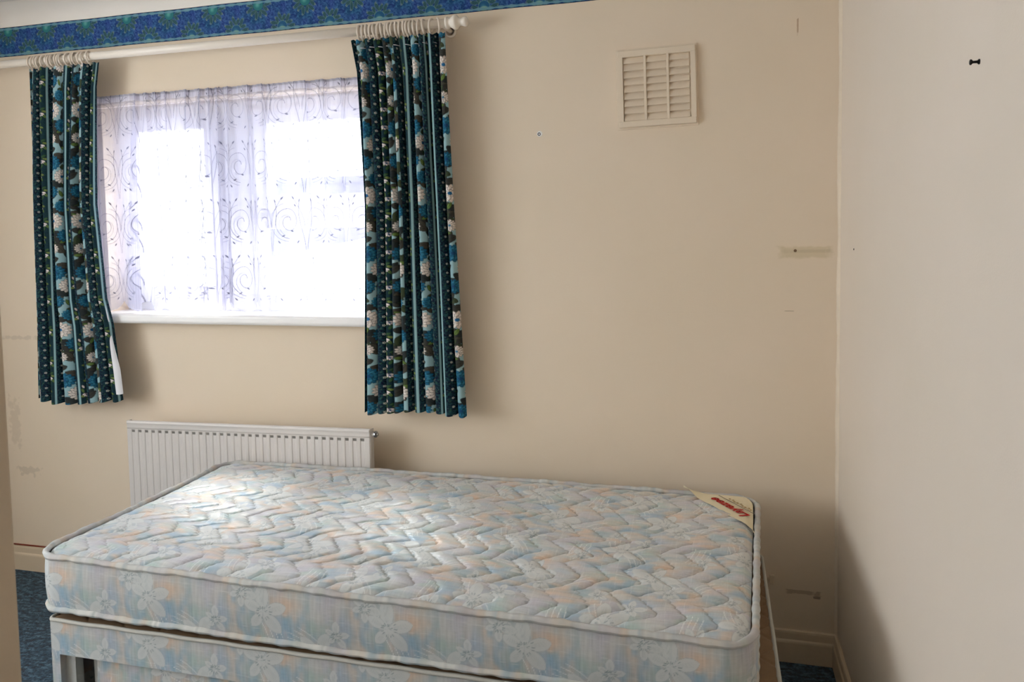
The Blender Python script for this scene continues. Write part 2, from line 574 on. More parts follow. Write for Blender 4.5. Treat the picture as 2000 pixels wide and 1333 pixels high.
# ragged bead of old filler down the corner
nz_, nk = 420, 7
zz = np.linspace(.102, 2.23, nz_)
r1 = np.convolve(rng.random(nz_ + 20), np.ones(21) / 21, 'valid')
wid = .009 + .009 * (r1 - .5) * 2
P = np.zeros((nz_, nk, 3))
for k in range(nk):
    t = k / (nk - 1)
    P[:, k, 0] = -wid * (1 - t) ** 1.3 - .0002
    P[:, k, 1] = -wid * .9 * t ** 1.3 - .0002
    P[:, k, 2] = zz
tag(grid_mesh('trim_3', P, M_BEAD), kind='structure')

# loose cable on the skirting at the left
bm = bmesh.new()
add_tube(bm, [(x, -.006 - .001 * math.sin(x * 9), .1055) for x in np.linspace(-3.5, -2.25, 60)], .0032, 8)
tag(bm_obj('cable', bm, M_CABLE, smooth=True), 'thin red-brown cable lying along the top of the skirting board', 'cable')

# ------------------------------------------------------------------ window
win = empty('window_1', (-2.075, .12, 1.07), kind='structure')
win['kind'] = 'structure'
def frame_rect(bm, x0, x1, z0, z1, w, y0, y1, bev=.006):
    add_box(bm, x0, x1, y0, y1, z0, z0 + w, bev)
    add_box(bm, x0, x1, y0, y1, z1 - w, z1, bev)
    add_box(bm, x0, x0 + w, y0 + .0006, y1, z0 + w - .001, z1 - w + .001, 0)
    add_box(bm, x1 - w, x1, y0 + .0006, y1, z0 + w - .001, z1 - w + .001, 0)
bm = bmesh.new()
frame_rect(bm, OX0, OX1, OZ0 + .02, OZ1, .062, .09, .15)
add_box(bm, -2.235, -2.050, .098, .15, OZ0 + .07, OZ1 - .05, 0)
bm_obj('window_frame', bm, M_UPVC, win)
bm = bmesh.new(); frame_rect(bm, -2.645, -2.215, 1.125, 1.862, .065, .075, .13)
cs = bm_obj('casement', bm, M_UPVC, win)
child_of(box('pane', -2.585, -2.275, .100, .104, 1.185, 1.80, M_GLASS), cs)
bm = bmesh.new(); frame_rect(bm, -2.065, -1.505, 1.47, 1.862, .062, .075, .13)
cs = bm_obj('casement', bm, M_UPVC, win)
child_of(box('pane', -2.01, -1.56, .100, .104, 1.525, 1.805, M_GLASS), cs)
bm = bmesh.new(); add_box(bm, -2.104, -1.526, .090, .148, 1.415, 1.485, .003)
add_box(bm, -2.100, -1.53, .079, .087, 1.442, 1.450, .002)
bm_obj('transom', bm, M_UPVC, win)
bm = bmesh.new(); frame_rect(bm, -2.065, -1.505, 1.125, 1.43, .022, .095, .13, .004)
cs = bm_obj('glazing_bead', bm, M_UPVC, win)
child_of(box('pane', -2.05, -1.52, .110, .114, 1.14, 1.42, M_GLASS), cs)
bm = bmesh.new()
add_box(bm, -2.705, -1.445, -.066, .10, 1.054, 1.092, .012, seg=4)
bm_obj('window_sill', bm, M_SILL, win)

# ------------------------------------------------------------------ outside, seen through the net
bm = bmesh.new(); add_box(bm, -4.2, 3, 3.2, 3.35, -.2, 1.82)
add_box(bm, -4.22, 3, 3.17, 3.38, 1.82, 1.87)
tag(bm_obj('garden_wall', bm, M_FENCE), 'grey garden wall outside, seen through the net curtain', 'wall')
bm = bmesh.new()
vs_ = [bm.verts.new(v) for v in ((-5.0, .75, .62), (-1.2, .75, .95), (-1.2, 2.3, 1.56), (-5.0, 2.3, .93))]
vt = [bm.verts.new((v.co.x, v.co.y, v.co.z + .05)) for v in vs_]
bm.faces.new(vs_[::-1]); bm.faces.new(vt)
for k in range(4): bm.faces.new((vs_[k], vs_[(k + 1) % 4], vt[(k + 1) % 4], vt[k]))
add_box(bm, -4.9, -1.3, .8, .9, -.1, .72)
add_box(bm, -4.9, -1.3, 2.15, 2.25, -.1, .9)
tag(bm_obj('lean_to_roof', bm, M_RENDER), 'white sunlit sloping roof outside the window, below the garden wall', 'roof')
tag(box('ground', -12, 6, .28, 12, -.25, -.05, M_PAVE), kind='structure')

# ------------------------------------------------------------------ net curtain
def polyline_interp(s, ks, kv): return np.interp(s, ks, kv)
NET_X0, NET_X1 = -2.688, -1.505
folds = [(-2.665, .010, .016), (-2.487, .014, .078), (-2.44, .006, .008), (-2.40, .008, .014), (-2.355, .012, .020), (-2.262, .020, .034), (-2.205, .014, .064),
         (-2.165, .016, .026), (-2.13, .014, .024), (-2.085, .010, .024), (-2.005, .002, .006), (-1.945, .006, .012), (-1.77, .008, .010), (-1.70, .003, .003), (-1.63, .005, .008)]
def net_knots(which):
    s = [0.0]; x = [NET_X0]; y = [-.030]
    tot = 0
    for (fx, wt, wb) in folds:
        w = wt if which == 0 else wb
        ws = .05
        fxx = fx + (0.0 if which == 0 else .012 * math.sin(fx * 31))
        adv = fxx - x[-1]
        s.append(s[-1] + adv); x.append(fxx); y.append(-.036)
        s.append(s[-1] + .03); x.append(fxx - w); y.append(-.028 + (.004 if which else 0))
        s.append(s[-1] + .03); x.append(fxx + w * .25 + .004); y.append(-.018)
    s.append(s[-1] + (NET_X1 - x[-1])); x.append(NET_X1); y.append(-.03)
    return np.array(s), np.array(x), np.array(y)
sT, xT, yT = net_knots(0); sB, xB, yB = net_knots(1)
Lc = 1.75
nu, nv = 1500, 560
S = np.linspace(0, 1, nu)
gx = []
for (s_, x_, y_) in ((sT, xT, yT), (sB, xB, yB)):
    s_ = s_ / s_[-1]
    x2 = np.interp(S, s_, x_); y2 = np.interp(S, s_, y_)
    k = np.ones(9) / 9
    x2[4:-4] = np.convolve(x2, k, 'valid'); y2[4:-4] = np.convolve(y2, k, 'valid')
    gx.append((x2, y2))
U = S * Lc                                    # cloth coordinate
ZT, ZB = 1.9285, 1.098
tile_w, tile_h = .270, .210
def scallop(u):
    ph = (u / .135) % 1.0
    return .042 * (1 - np.abs(np.sin(PI * ph)) ** .75) + .0025 * np.abs(np.sin(PI * ph * 7))
zb = 1.0965 + scallop(U)
T = np.linspace(0, 1, nv)[:, None]
Zg = ZT + (zb[None, :] - ZT) * T
w_ = np.clip(T * 1.1, 0, 1) ** .8
Xg = gx[0][0][None, :] * (1 - w_) + gx[1][0][None, :] * w_
Yg = gx[0][1][None, :] * (1 - w_) + gx[1][1][None, :] * w_
Yg = Yg + .004 * np.sin(U[None, :] * 70) * np.clip(T * 4, 0, 1) + .002 * np.sin(U[None, :] * 310) * np.clip(1 - T * 5, 0, 1)
Xg = Xg + .012 * np.where(U[None, :] < .06, np.sin(T * 3.0) * -1.0 + T * 1.2, 0) * np.clip(1 - U[None, :] / .06, 0, 1)
Vg = (ZT - Zg)
# embroidery: cover mask drawn on a repeating tile (value in the red channel 0..255)
nt_ = Tile(tile_w, tile_h, .0006, (0, 0, 0))
def spiral(cx, cy_, r0, turns, a0, sgn, n=46):
    return [(cx + (r0 * (1 - t / n * .82)) * math.cos(a0 + sgn * turns * 2 * PI * t / n), cy_ + (r0 * (1 - t / n * .82)) * 1.15 * math.sin(a0 + sgn * turns * 2 * PI * t / n)) for t in range(n + 1)]
W2 = (255, 255, 255)
for sx in (0, 1):
    m_ = 1 if sx == 0 else -1
    c0 = .135 + m_ * .067
    nt_.stroke(spiral(c0, .098, .054, 1.7, PI / 2, m_), .0023, W2, .95)
    nt_.stroke(spiral(c0, .098, .046, .62, PI / 2 + .3, m_), .0018, W2, .8)
    nt_.stroke([(c0 - m_ * .066 * math.cos(t), .10 + .070 * math.sin(t)) for t in np.linspace(-1.3, 1.5, 24)], .0020, W2, .9)
    for st_x in (.135, 0.0):
        nt_.stroke([(st_x + m_ * (.003 + .030 * math.sin(t * 2.6) * t), .205 - t * .185) for t in np.linspace(0, 1, 24)], .0022, W2, .95)
        nt_.stroke([(st_x + m_ * (.004 + .040 * t ** 2), .120 - t * .105) for t in np.linspace(0, 1, 16)], .0020, W2, .9)
        nt_.leaf(st_x + m_ * .046, .012, .017, .0034, PI / 2 + m_ * .7, W2)
        nt_.leaf(st_x + m_ * .020, .022, .014, .0028, PI / 2 - m_ * .3, W2)
        nt_.leaf(st_x + m_ * .030, .172, .015, .0030, m_ * .9, W2)
    nt_.leaf(c0 + m_ * .012, .132, .017, .0036, m_ * .3, W2)
    nt_.leaf(c0 - m_ * .022, .150, .015, .0032, -m_ * .5, W2)
    nt_.leaf(c0 + m_ * .030, .040, .014, .0030, m_ * .9, W2)
emb = nt_.sample(np.broadcast_to(U[None, :], Zg.shape), Vg + .02)[..., 0] / 255.0
fine = .03 * np.sin(U[None, :] * 2 * PI / .0045)
cover = .50 + fine + .42 * emb
edge = np.clip(1 - (Zg - zb[None, :]) / .005, 0, 1)
cover = np.maximum(cover, .85 * edge)
head = np.clip((Zg - (ZT - .030)) / .004, 0, 1)
cover = np.maximum(cover, head * (.80 + .08 * np.sin(U[None, :] * 900)))
cover = np.maximum(cover, .96 * np.clip((Zg - ZT + .009) / .002, 0, 1))
cover = np.maximum(cover, .80 * (np.abs(Vg - .045) < .0012))
cover = np.where(U[None, :] < .008, .8, cover)
Pn = np.stack([Xg + 0 * Zg, Yg + 0 * Zg, Zg], -1)
net = grid_mesh('net_curtain', Pn, M_NET, attrs={'cover': np.clip(cover, 0, .97), 'thread': np.clip(np.maximum(emb, .55 * np.clip((Zg - ZT + .009) / .002, 0, 1)), 0, 1)})
tag(net, 'sheer white embroidered net curtain with scalloped hem across the window', 'net curtain')
bm = bmesh.new()
add_tube(bm, [(x, -.0085, 1.9160) for x in np.linspace(-2.71, -1.46, 12)], .003, 8)
for x in (-2.71, -2.154, -1.46): add_tube(bm, [(x, -.0085, 1.9160), (x, 0.0, 1.9165)], .002, 6)
tag(bm_obj('net_wire', bm, M_UPVC, smooth=True), 'thin white stretched wire carrying the net curtain above the window', 'curtain wire')

# ------------------------------------------------------------------ curtain pole and rings
ZP = 2.0645; YP = -.09
pole = empty('curtain_pole', (-1.25, 0, ZP), 'long white curtain pole with turned end above the window', 'curtain pole')
bm = bmesh.new()
add_tube(bm, [(-3.5, YP, ZP), (-1.215, YP, ZP)], .0145, 20)
bm_obj('pole', bm, M_POLE, pole, smooth=True)
bm = bmesh.new()
prof = [(0, .0145), (.0, .019), (.004, .0205), (.008, .019), (.010, .016), (.016, .0155), (.022, .019), (.028, .0235), (.034, .0245), (.038, .023), (.043, .017), (.048, .013), (.054, .0125), (.060, .0150), (.066, .0165), (.071, .0150), (.075, .009), (.076, 0)]
add_lathe(bm, prof, Matrix.Translation((-1.218, YP, ZP)), 28)
bm_obj('finial', bm, M_POLE, pole, smooth=True)
for x in (-1.2335, -3.42):
    bm = bmesh.new()
    add_tube(bm, [(x, 0, ZP - .004), (x, YP, ZP - .004)], .007, 12)
    add_lathe(bm, [(0, .0), (0, .02), (.006, .02), (.008, .015)], Matrix.Translation((x, 0, ZP - .004)) @ Matrix.Rotation(-PI / 2, 4, 'Z'), 20)
    bm_obj('bracket', bm, M_POLE, pole, smooth=True)

def ring_mesh():
    bm = bmesh.new()
    R, r = .0225, .0031
    pts = [(0, R * math.cos(2 * PI * k / 28), R * math.sin(2 * PI * k / 28)) for k in range(28)]
    rings = []
    for k, p in enumerate(pts):
        a = 2 * PI * k / 28
        rings.append([bm.verts.new((r * 1.25 * math.sin(2 * PI * j / 8), (R + r * math.cos(2 * PI * j / 8)) * math.cos(a), (R + r * math.cos(2 * PI * j / 8)) * math.sin(a))) for j in range(8)])
    for k in range(28):
        A, B = rings[k], rings[(k + 1) % 28]
        for j in range(8): bm.faces.new((A[j], A[(j + 1) % 8], B[(j + 1) % 8], B[j]))
    add_lathe(bm, [(-.0015, .0), (-.0015, .0032), (.0015, .0032), (.0015, 0)], Matrix.Translation((0, 0, -R - .0045)), 10)
    return bm
first_ring = None
def place_ring(x, tilt, yaw, label, group):
    global first_ring
    if first_ring is None:
        o = bm_obj('curtain_ring', ring_mesh(), M_RING, smooth=True); first_ring = o
    else:
        o = first_ring.copy(); COL.objects.link(o)
    o.location = (x, YP, ZP - .0046)
    o.rotation_euler = (0, tilt, yaw)
    return tag(o, label, 'curtain ring', group)
RL = [-2.908, -2.896, -2.878, -2.866, -2.848, -2.824, -2.813, -2.801, -2.783, -2.771, -2.758, -2.734, -2.711, -2.699, -2.674, -2.661, -2.637]
RR = [-1.528, -1.516, -1.501, -1.485, -1.471, -1.459, -1.447, -1.430, -1.418, -1.407, -1.394, -1.382, -1.365, -1.353, -1.342, -1.331, -1.316, -1.296, -1.270]
ORD = 'first second third fourth fifth sixth seventh eighth ninth tenth eleventh twelfth thirteenth fourteenth fifteenth sixteenth seventeenth eighteenth nineteenth'.split()
for i, x in enumerate(RL):
    place_ring(x, .10 * math.sin(i * 2.3), .10 + .10 * math.sin(i * 1.7), 'cream curtain ring on the pole, %s from the left above the left curtain' % ORD[i], 'rings over the left curtain')
for i, x in enumerate(RR):
    place_ring(x, .10 * math.sin(i * 2.9), .10 + .12 * math.sin(i * 1.3), 'cream curtain ring on the pole, %s from the left above the right curtain' % ORD[i], 'rings over the right curtain')
place_ring(-1.2465, -.12, .50, 'cream curtain ring turned open, last one before the pole finial', None)

# ------------------------------------------------------------------ printed curtains
ct = Tile(.204, .42, .001, (22, 50, 60))
def band(x0, x1): return ((ct.X >= x0) & (ct.X < x1)).astype(float)
b_s1, b_sm, b_s2, b_d1, b_w, b_d2 = (0, .007), (.007, .052), (.052, .059), (.059, .089), (.089, .174), (.174, .204)
spk = tnoise(ct.nx, ct.ny, 68, 140, 3)
dark = np.zeros_like(ct.c) + np.array((20, 44, 58.0))
dark += (spk[..., None] - .45) * np.array((40, 80, 55.0))
for bb in (b_d1, b_d2): ct.c = np.where(band(*bb)[..., None] > 0, dark, ct.c)
ct.c = np.where(band(*b_sm)[..., None] > 0, np.array((20, 48, 56.0)) + (spk[..., None] - .5) * 14, ct.c)
ct.c = np.where(band(*b_w)[..., None] > 0, np.array((150, 184, 190.0)), ct.c)
for bb in (b_s1, b_s2): ct.c = np.where(band(*bb)[..., None] > 0, np.array((146, 182, 186.0)), ct.c)
for bb in (b_d1, b_d2):
    ct.clip = band(*bb)
    cx_ = (bb[0] + bb[1]) / 2
    for k in range(14):
        yy = .015 + k * .03
        for j in range(5):
            a = j * 2 * PI / 5
            ct.ell(cx_ + .0026 * math.cos(a), yy + .0026 * math.sin(a), .0019, .0016, a, (226, 222, 206))
        ct.ell(cx_, yy, .0014, .0014, 0, (40, 60, 80))
        for sx in (-1, 1):
            ct.leaf(cx_ + sx * .007, yy + .011, .009, .0016, sx * 1.0, (58, 92, 70))
            ct.ell(cx_ + sx * .0115, yy + .004, .001, .001, 0, (150, 160, 130))
ct.clip = band(*b_sm)
for k in range(7):
    yy = .03 + k * .06
    cx_ = .0295 + .006 * (-1) ** k
    for j, a in enumerate((.5, 1.4, 2.6, 3.8, 5.2, 5.9)):
        ct.leaf(cx_ + .013 * math.cos(a), yy + .019 * math.sin(a), .020, .0040, a + .6, [(92, 118, 62), (58, 92, 56), (120, 136, 70)][j % 3], vein=(30, 50, 40), outline=(14, 30, 34))
    for j in range(5):
        a = -PI / 2 + (j - 2) * .62
        ct.leaf(cx_ + .006 * math.cos(a), yy - .005 * math.sin(a) , .015, .0036, -a, (232, 222, 216), outline=(70, 60, 70))
    ct.ell(cx_, yy + .004, .003, .003, 0, (44, 70, 110))
    ct.leaf(cx_ - .009, yy - .028, .014, .0035, 1.2, (212, 196, 188), outline=(50, 46, 52))
ct.clip = band(*b_w)
wx = (b_w[0] + b_w[1]) / 2
rl = np.random.default_rng(11)
for k in range(64):
    xx = b_w[0] + rl.random() * .085; yy = rl.random() * .42; a = rl.random() * 6.28
    ct.leaf(xx, yy, .034 + .012 * rl.random(), .0105, a, [(58, 58, 54), (72, 68, 60), (46, 52, 52), (64, 74, 52)][k % 4], vein=(30, 32, 32), outline=(28, 34, 36))
for k in range(9):
    xx = b_w[0] + rl.random() * .085; yy = rl.random() * .42
    ct.leaf(xx, yy, .026, .0055, rl.random() * 6.28, (104, 128, 64), vein=(50, 70, 40), outline=(30, 40, 30))
def dahlia(cx_, cy_, R, c1, c2, mid):
    for ring, n, col in ((1.0, 13, c1), (.72, 11, c2), (.44, 8, c1)):
        for j in range(n):
            a = j * 2 * PI / n + ring
            ct.leaf(cx_ + R * ring * .62 * math.cos(a), cy_ + R * ring * .62 * math.sin(a), R * ring * .80, R * .19, a, col, outline=tuple(int(v * .45) for v in c1))
    ct.ell(cx_, cy_, R * .2, R * .2, 0, mid)
BL, BL2, WH, WH2 = (34, 98, 130), (50, 122, 152), (224, 212, 202), (236, 226, 218)
dahlia(wx - .014, .040, .029, BL, BL2, (30, 70, 110))
dahlia(wx + .020, .092, .027, WH, WH2, (40, 100, 140))
dahlia(wx - .018, .150, .024, BL, BL2, (30, 70, 110))
dahlia(wx + .016, .205, .022, BL2, BL, (26, 70, 100))
dahlia(wx - .014, .262, .030, WH, WH2, (36, 100, 150))
dahlia(wx + .022, .318, .025, BL, BL2, (30, 70, 110))
dahlia(wx - .020, .368, .020, WH, WH2, (60, 110, 140))
ct.clip = None
for e in (.0005, .0068, .0522, .0588, .0892, .1738):
    ct.put((.0006 - np.abs(ct.X - e)) / .0005, (24, 36, 44), .8)


def make_curtain(name, Lz, Rz, z_top, z_bot, n_pl, seed, u0, cloth, label, amp=.021, lining_flare=0.0):
    r = np.random.default_rng(seed)
    nu, nv = 560, 640
    t = np.linspace(0, 1, nu)
    # irregular pleat phase
    ks = np.linspace(0, 1, n_pl + 1)
    ks[1:-1] += (r.random(n_pl - 1) - .5) * .55 / n_pl
    ph = np.interp(t, ks, np.arange(n_pl + 1)) * 2 * PI
    aw = np.interp(t, ks, .65 + .7 * r.random(n_pl + 1))
    ks2 = ks.copy(); ks2[1:-1] += (r.random(n_pl - 1) - .5) * .25 / n_pl
    ph2 = np.interp(t, ks2, np.arange(n_pl + 1)) * 2 * PI
    v = np.linspace(0, 1, nv)[:, None]
    PH = ph[None, :] * (1 - v) + ph2[None, :] * v
    A = amp * aw[None, :] * (.55 + .45 * np.clip(v * 3, 0, 1)) * (1 + .15 * np.sin(v * 5 + t[None, :] * 9))
    s = np.sin(PH)
    Y = YP + A * np.sign(s) * np.abs(s) ** .75 + .004 * np.sin(t[None, :] * 23 + v * 4)
    skew = .011 * np.sin(PH * 1.0 + 1.1) * (.4 + .6 * v)
    zc = z_top + (z_bot - z_top) * v
    xl = np.interp(-zc[:, 0], [-a for a, _ in Lz], [b for _, b in Lz])[:, None]
    xr = np.interp(-zc[:, 0], [-a for a, _ in Rz], [b for _, b in Rz])[:, None]
    edge_f = np.clip(np.minimum(t, 1 - t) * 12, 0, 1)[None, :]
    X = xl + (xr - xl) * t[None, :] + skew * edge_f
    hem = .006 * np.sin(ph2)[None, :] + .010 * np.sin(t * 5 + seed)[None, :]
    topw = .004 * np.sin(ph * 1.0)[None, :] + .003 * np.sin(ph * 3)[None, :]
    Z = zc + hem * v ** 3 + topw * (1 - v) ** 8
    Z = Z + 0 * X
    # cloth coordinate from the arc length at mid height
    mrow = nv // 2
    dl = np.hypot(np.diff(X[mrow]), np.diff(Y[mrow]))
    u = np.concatenate([[0], np.cumsum(dl)])
    u = u / u[-1] * cloth + u0
    col = ct.sample(np.broadcast_to(u[None, :], X.shape), (z_top - Z) + seed * .031)
    root = empty(name, (float((X.min() + X.max()) / 2), YP, z_bot), label, 'curtain', 'pair of curtains at the window')
    del root['group']
    P = np.stack([X, Y, Z], -1)
    grid_mesh('curtain_cloth', P, M_CURT, root, color=lin(col))
    # white lining hung just behind
    st = (slice(None, None, 6), slice(None, None, 1))
    P2 = P[st].copy()
    gX, gY = np.gradient(X, axis=1)[st], np.gradient(Y, axis=1)[st]
    gl = np.hypot(gX, gY) + 1e-9
    P2[..., 0] += -gY / gl * .0026
    P2[..., 1] += gX / gl * .0026
    P2 = P2[5:, 16:-16] if not lining_flare else P2[5:, 16:-8]
    P2[..., 2] = z_top - .02 + (P2[..., 2] - z_top) * ((z_bot + .025 - z_top + .02) / (z_bot - z_top))
    if lining_flare:
        tt = np.linspace(0, 1, P2.shape[1])[None, :]
        vv = np.linspace(0, 1, P2.shape[0])[:, None]
        P2[..., 0] += lining_flare * np.clip((tt - .93) / .07, 0, 1) * np.clip((vv - .80) / .12, 0, 1)
    grid_mesh('lining', P2, M_LINING, root)
    # gathered heading tape with hooks up to the rings
    bm = bmesh.new()
    add_tube(bm, [(float(x), float(y), z_top - .03) for x, y in zip(P2[2, ::4, 0], P2[2, ::4, 1] + .002)], .0014, 6)
    bm_obj('heading_tape', bm, M_LINING, root)
    return root


make_curtain('curtain', [(2.05, -2.920), (1.52, -2.936), (.744, -2.959)], [(2.05, -2.590), (1.95, -2.607), (1.51, -2.632), (1.15, -2.612), (1.05, -2.588), (.756, -2.562)],
             2.040, .752, 7, 3, .118, .56, 'left curtain in dark green and blue floral stripes, hanging beside the net', lining_flare=.022)
make_curtain('curtain', [(2.04, -1.562), (1.93, -1.543), (1.48, -1.529), (.76, -1.549)], [(2.04, -1.222), (1.925, -1.219), (1.47, -1.204), (.765, -1.176)],
             2.036, .768, 10, 5, .060, .68, 'right curtain in dark green and blue floral stripes, between net and bare wall')

# ------------------------------------------------------------------ wallpaper border
bt = Tile(.190, .1145, .0008, (44, 82, 140))
na, nb_, nc = tnoise(bt.nx, bt.ny, 40, 24, 1), tnoise(bt.nx, bt.ny, 9, 5, 2), tnoise(bt.nx, bt.ny, 70, 42, 5)
bt.c = np.array((34, 74, 126.0)) + (na[..., None] - .5) * np.array((34, 46, 40.0)) + (nb_[..., None] - .5) * np.array((14, -10, 16.0)) + (nc[..., None] - .5) * np.array((34, 44, 30.0))
def sun_motif(cx_, cy_, R, sgn, disc, disc2, rim):
    for j in range(8):
        a = PI * (j + .0) / 7
        dx, dy = math.cos(a), -sgn * math.sin(a)
        ll = .026 if j % 2 else .034
        px_, py_ = cx_ + dx * (R + ll * .45), cy_ + dy * (R + ll * .45)
        ang = math.atan2(dy, dx)
        bt.leaf(px_, py_, ll, .0056, ang + (.3 if j % 2 else -.25), (36, 76, 86), vein=(92, 118, 104), outline=(104, 132, 116))
        ex, ey = cx_ + dx * (R + ll * .9), cy_ + dy * (R + ll * .9)
        bt.stroke([(ex + .003 * math.cos(b), ey + .003 * math.sin(b)) for b in np.linspace(0, 5, 8)], .0010, (168, 172, 140), .8)
    bt.ell(cx_, cy_, R, R, 0, disc, outline=rim)
    bt.ell(cx_ - .003, cy_, R * .6, R * .6, 0, disc2, .7, soft=.01)
# v = 0 at the top of the strip
sun_motif(.045, .016, .021, -1, (38, 110, 116), (110, 176, 160), (20, 46, 70))
sun_motif(.045, .016, .021, -1, (38, 110, 116), (110, 176, 160), (20, 46, 70))
bt2 = (lambda: None)
sun_motif(.141, .100, .020, 1, (32, 84, 122), (70, 130, 150), (120, 160, 140))
bt.ell(.141, .106, .016, .009, 0, (124, 162, 150), .9, soft=.002)
wv = .0015 * np.sin(bt.X / .19 * 2 * PI * 5) + .0012 * (na - .5)
for e, s_ in ((.004, 1), (.1105, -1)):
    m_ = (.0042 + wv - np.abs(bt.Y - (e + s_ * .0035))) / .0008
    bt.put(m_, (104, 146, 160), .95)
bt.put((.0022 - bt.Y) / .0006, (14, 24, 44)); bt.put((bt.Y - (.1145 - .0022)) / .0006, (14, 24, 44))
nxb, nzb = 2300, 78
xs = np.linspace(XL, 0, nxb); zs = np.linspace(2.2350, 2.1190, nzb)
Xb, Zb = np.meshgrid(xs, zs)
Pb = np.stack([Xb, np.full_like(Xb, -.0006), Zb + .0006 * np.sin(Xb * 17)], -1)
colb = bt.sample(Xb + 2.731 + .045, (2.2350 - Zb) * (.1145 / .1160) + .0)
tag(grid_mesh('trim_4', Pb, M_BORDER, color=lin(np.clip(colb, 0, 255))), kind='structure')

# ------------------------------------------------------------------ air vent
vent = empty('wall_vent', (-.546, 0, 1.829), 'square cream louvred air vent high on the window wall', 'vent')
Rv = Matrix.Translation((-.546, 0, 1.829)) @ Matrix.Rotation(math.radians(-1.0), 4, 'Y')
bm = bmesh.new()
def vb(x0, x1, y0, y1, z0, z1, bev=.0015, R2=None):
    add_box(bm, x0, x1, y0, y1, z0, z1, bev, Rv @ (R2 or Matrix.Identity(4)))
H_ = .1275
vb(-H_, H_, -.004, .0, -H_, H_, .001)
vb(-H_ + .006, H_ - .006, -.017, -.003, H_ - .028, H_ - .006, .003)
vb(-H_ + .006, H_ - .006, -.017, -.003, -H_ + .006, -H_ + .026, .003)
vb(-H_ + .006, -H_ + .022, -.0165, -.0035, -H_ + .0245, H_ - .0265, 0)
vb(H_ - .022, H_ - .006, -.0165, -.0035, -H_ + .0245, H_ - .0265, 0)
bm_obj('vent_frame', bm, M_VENT, vent)
bm = bmesh.new()
ix0, ix1, iz0, iz1 = -H_ + .021, H_ - .021, -H_ + .025, H_ - .027
vb(ix0, ix1, -.006, -.003, iz0, iz1, 0)
cw = (ix1 - ix0) / 3
for c_ in (1, 2): vb(ix0 + cw * c_ - .004, ix0 + cw * c_ + .004, -.0165, -.003, iz0, iz1, .001)
nl = 9; ph_ = (iz1 - iz0) / nl
for c_ in range(3):
    for k in range(nl):
        zc_ = iz0 + (k + .5) * ph_
        R2 = Matrix.Translation((0, -.0100, zc_)) @ Matrix.Rotation(math.radians(-26), 4, 'X')
        vb(ix0 + cw * c_ + .004, ix0 + cw * (c_ + 1) - .004, -.0014, .0014, -ph_ * .50, ph_ * .50, .0008, R2)
bm_obj('louvres', bm, M_VENT, vent)

# ------------------------------------------------------------------ radiator
rad = empty('radiator', (-2.025, 0, .2), 'white panel radiator on the wall below the window', 'radiator')
RX0, RX1, RZ0, RZ1 = -2.531, -1.522, .19, .690
slope = .016
rz = lambda x: slope * (x - RX0)
pitch = (RX1 - RX0 - .030) / 33
xs = np.arange(RX0, RX1 + .0001, .0010)
zs = np.concatenate([[RZ1, RZ1 - .001, RZ1 - .003], np.arange(RZ1 - .006, RZ1 - .030, -.004), np.arange(RZ1 - .030, RZ1 - .052, -.0012), np.arange(RZ1 - .06, RZ0 + .04, -.02), np.arange(RZ0 + .035, RZ0, -.003)])
Xr, Zr = np.meshgrid(xs, zs)
ph_ = ((Xr - RX0 - .015) / pitch) % 1.0
inside_x = (Xr > RX0 + .015) & (Xr < RX1 - .015)
half = .28
fx_ = np.clip((half - np.abs(ph_ - .5)) / .07, 0, 1) * inside_x
fz_ = np.clip((RZ1 - .034 - Zr) / .0025, 0, 1) * np.clip((Zr - RZ0 - .02) / .01, 0, 1)
dep = .0020 * fx_ * fz_ + .002 * np.clip((.24 - np.abs(ph_ - .5)) / .05, 0, 1) * inside_x * np.clip((RZ1 - .034 - Zr) / .0015, 0, 1) * np.clip((Zr - RZ1 + .0445) / .0015, 0, 1)
e_ = np.minimum(np.minimum(Xr - RX0, RX1 - Xr), RZ1 - Zr)
round_ = .004 * (1 - np.clip(e_ / .004, 0, 1)) ** 2
ridge = -.003 * np.exp(-((Zr - RZ1 + .008) / .004) ** 2)
Yr = -.112 + dep + round_ + ridge
fp = grid_mesh('front_panel', np.stack([Xr, Yr, Zr + rz(Xr)], -1), M_RAD, rad, flip=False)
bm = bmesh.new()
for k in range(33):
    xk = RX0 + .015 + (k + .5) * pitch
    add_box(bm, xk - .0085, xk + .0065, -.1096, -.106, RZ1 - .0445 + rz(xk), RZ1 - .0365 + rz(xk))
bm_obj('flute_shade', bm, M_FLUTESHADE, rad)  # dark boxes imitate the shade at the top of each flute
Ms = Matrix(((1, 0, 0, 0), (0, 1, 0, 0), (slope, 0, 1, -slope * RX0), (0, 0, 0, 1)))
bm = bmesh.new(); add_box(bm, RX0 + .003, RX1 - .003, -.106, -.100, RZ0, RZ1 - .004, 0, Ms)
add_box(bm, RX0 + .003, RX1 - .003, -.090, -.084, RZ0, RZ1 - .006, 0, Ms)
bm_obj('back_panel', bm, M_RAD, rad)
bm = bmesh.new()
for k in range(56):
    x_ = RX0 + .02 + k * (RX1 - RX0 - .04) / 55
    add_box(bm, x_ - .0035, x_ + .0035, -.104, -.088, RZ1 - .009, RZ1 - .007, 0, Ms)
add_box(bm, RX0 + .004, RX1 - .004, -.097, -.095, RZ1 - .009, RZ1 - .006, 0, Ms)
bm_obj('top_grille', bm, M_RAD, rad)
for x0, x1 in ((RX0 - .001, RX0 + .002), (RX1 - .002, RX1 + .001)):
    bm = bmesh.new(); add_box(bm, x0, x1, -.108, -.084, RZ0, RZ1 - .002, .0012, Ms)
    bm_obj('side_panel', bm, M_RAD, rad)
bm = bmesh.new()
Mv = Matrix.Translation((RX1, -.094, RZ1 - .022 + rz(RX1)))
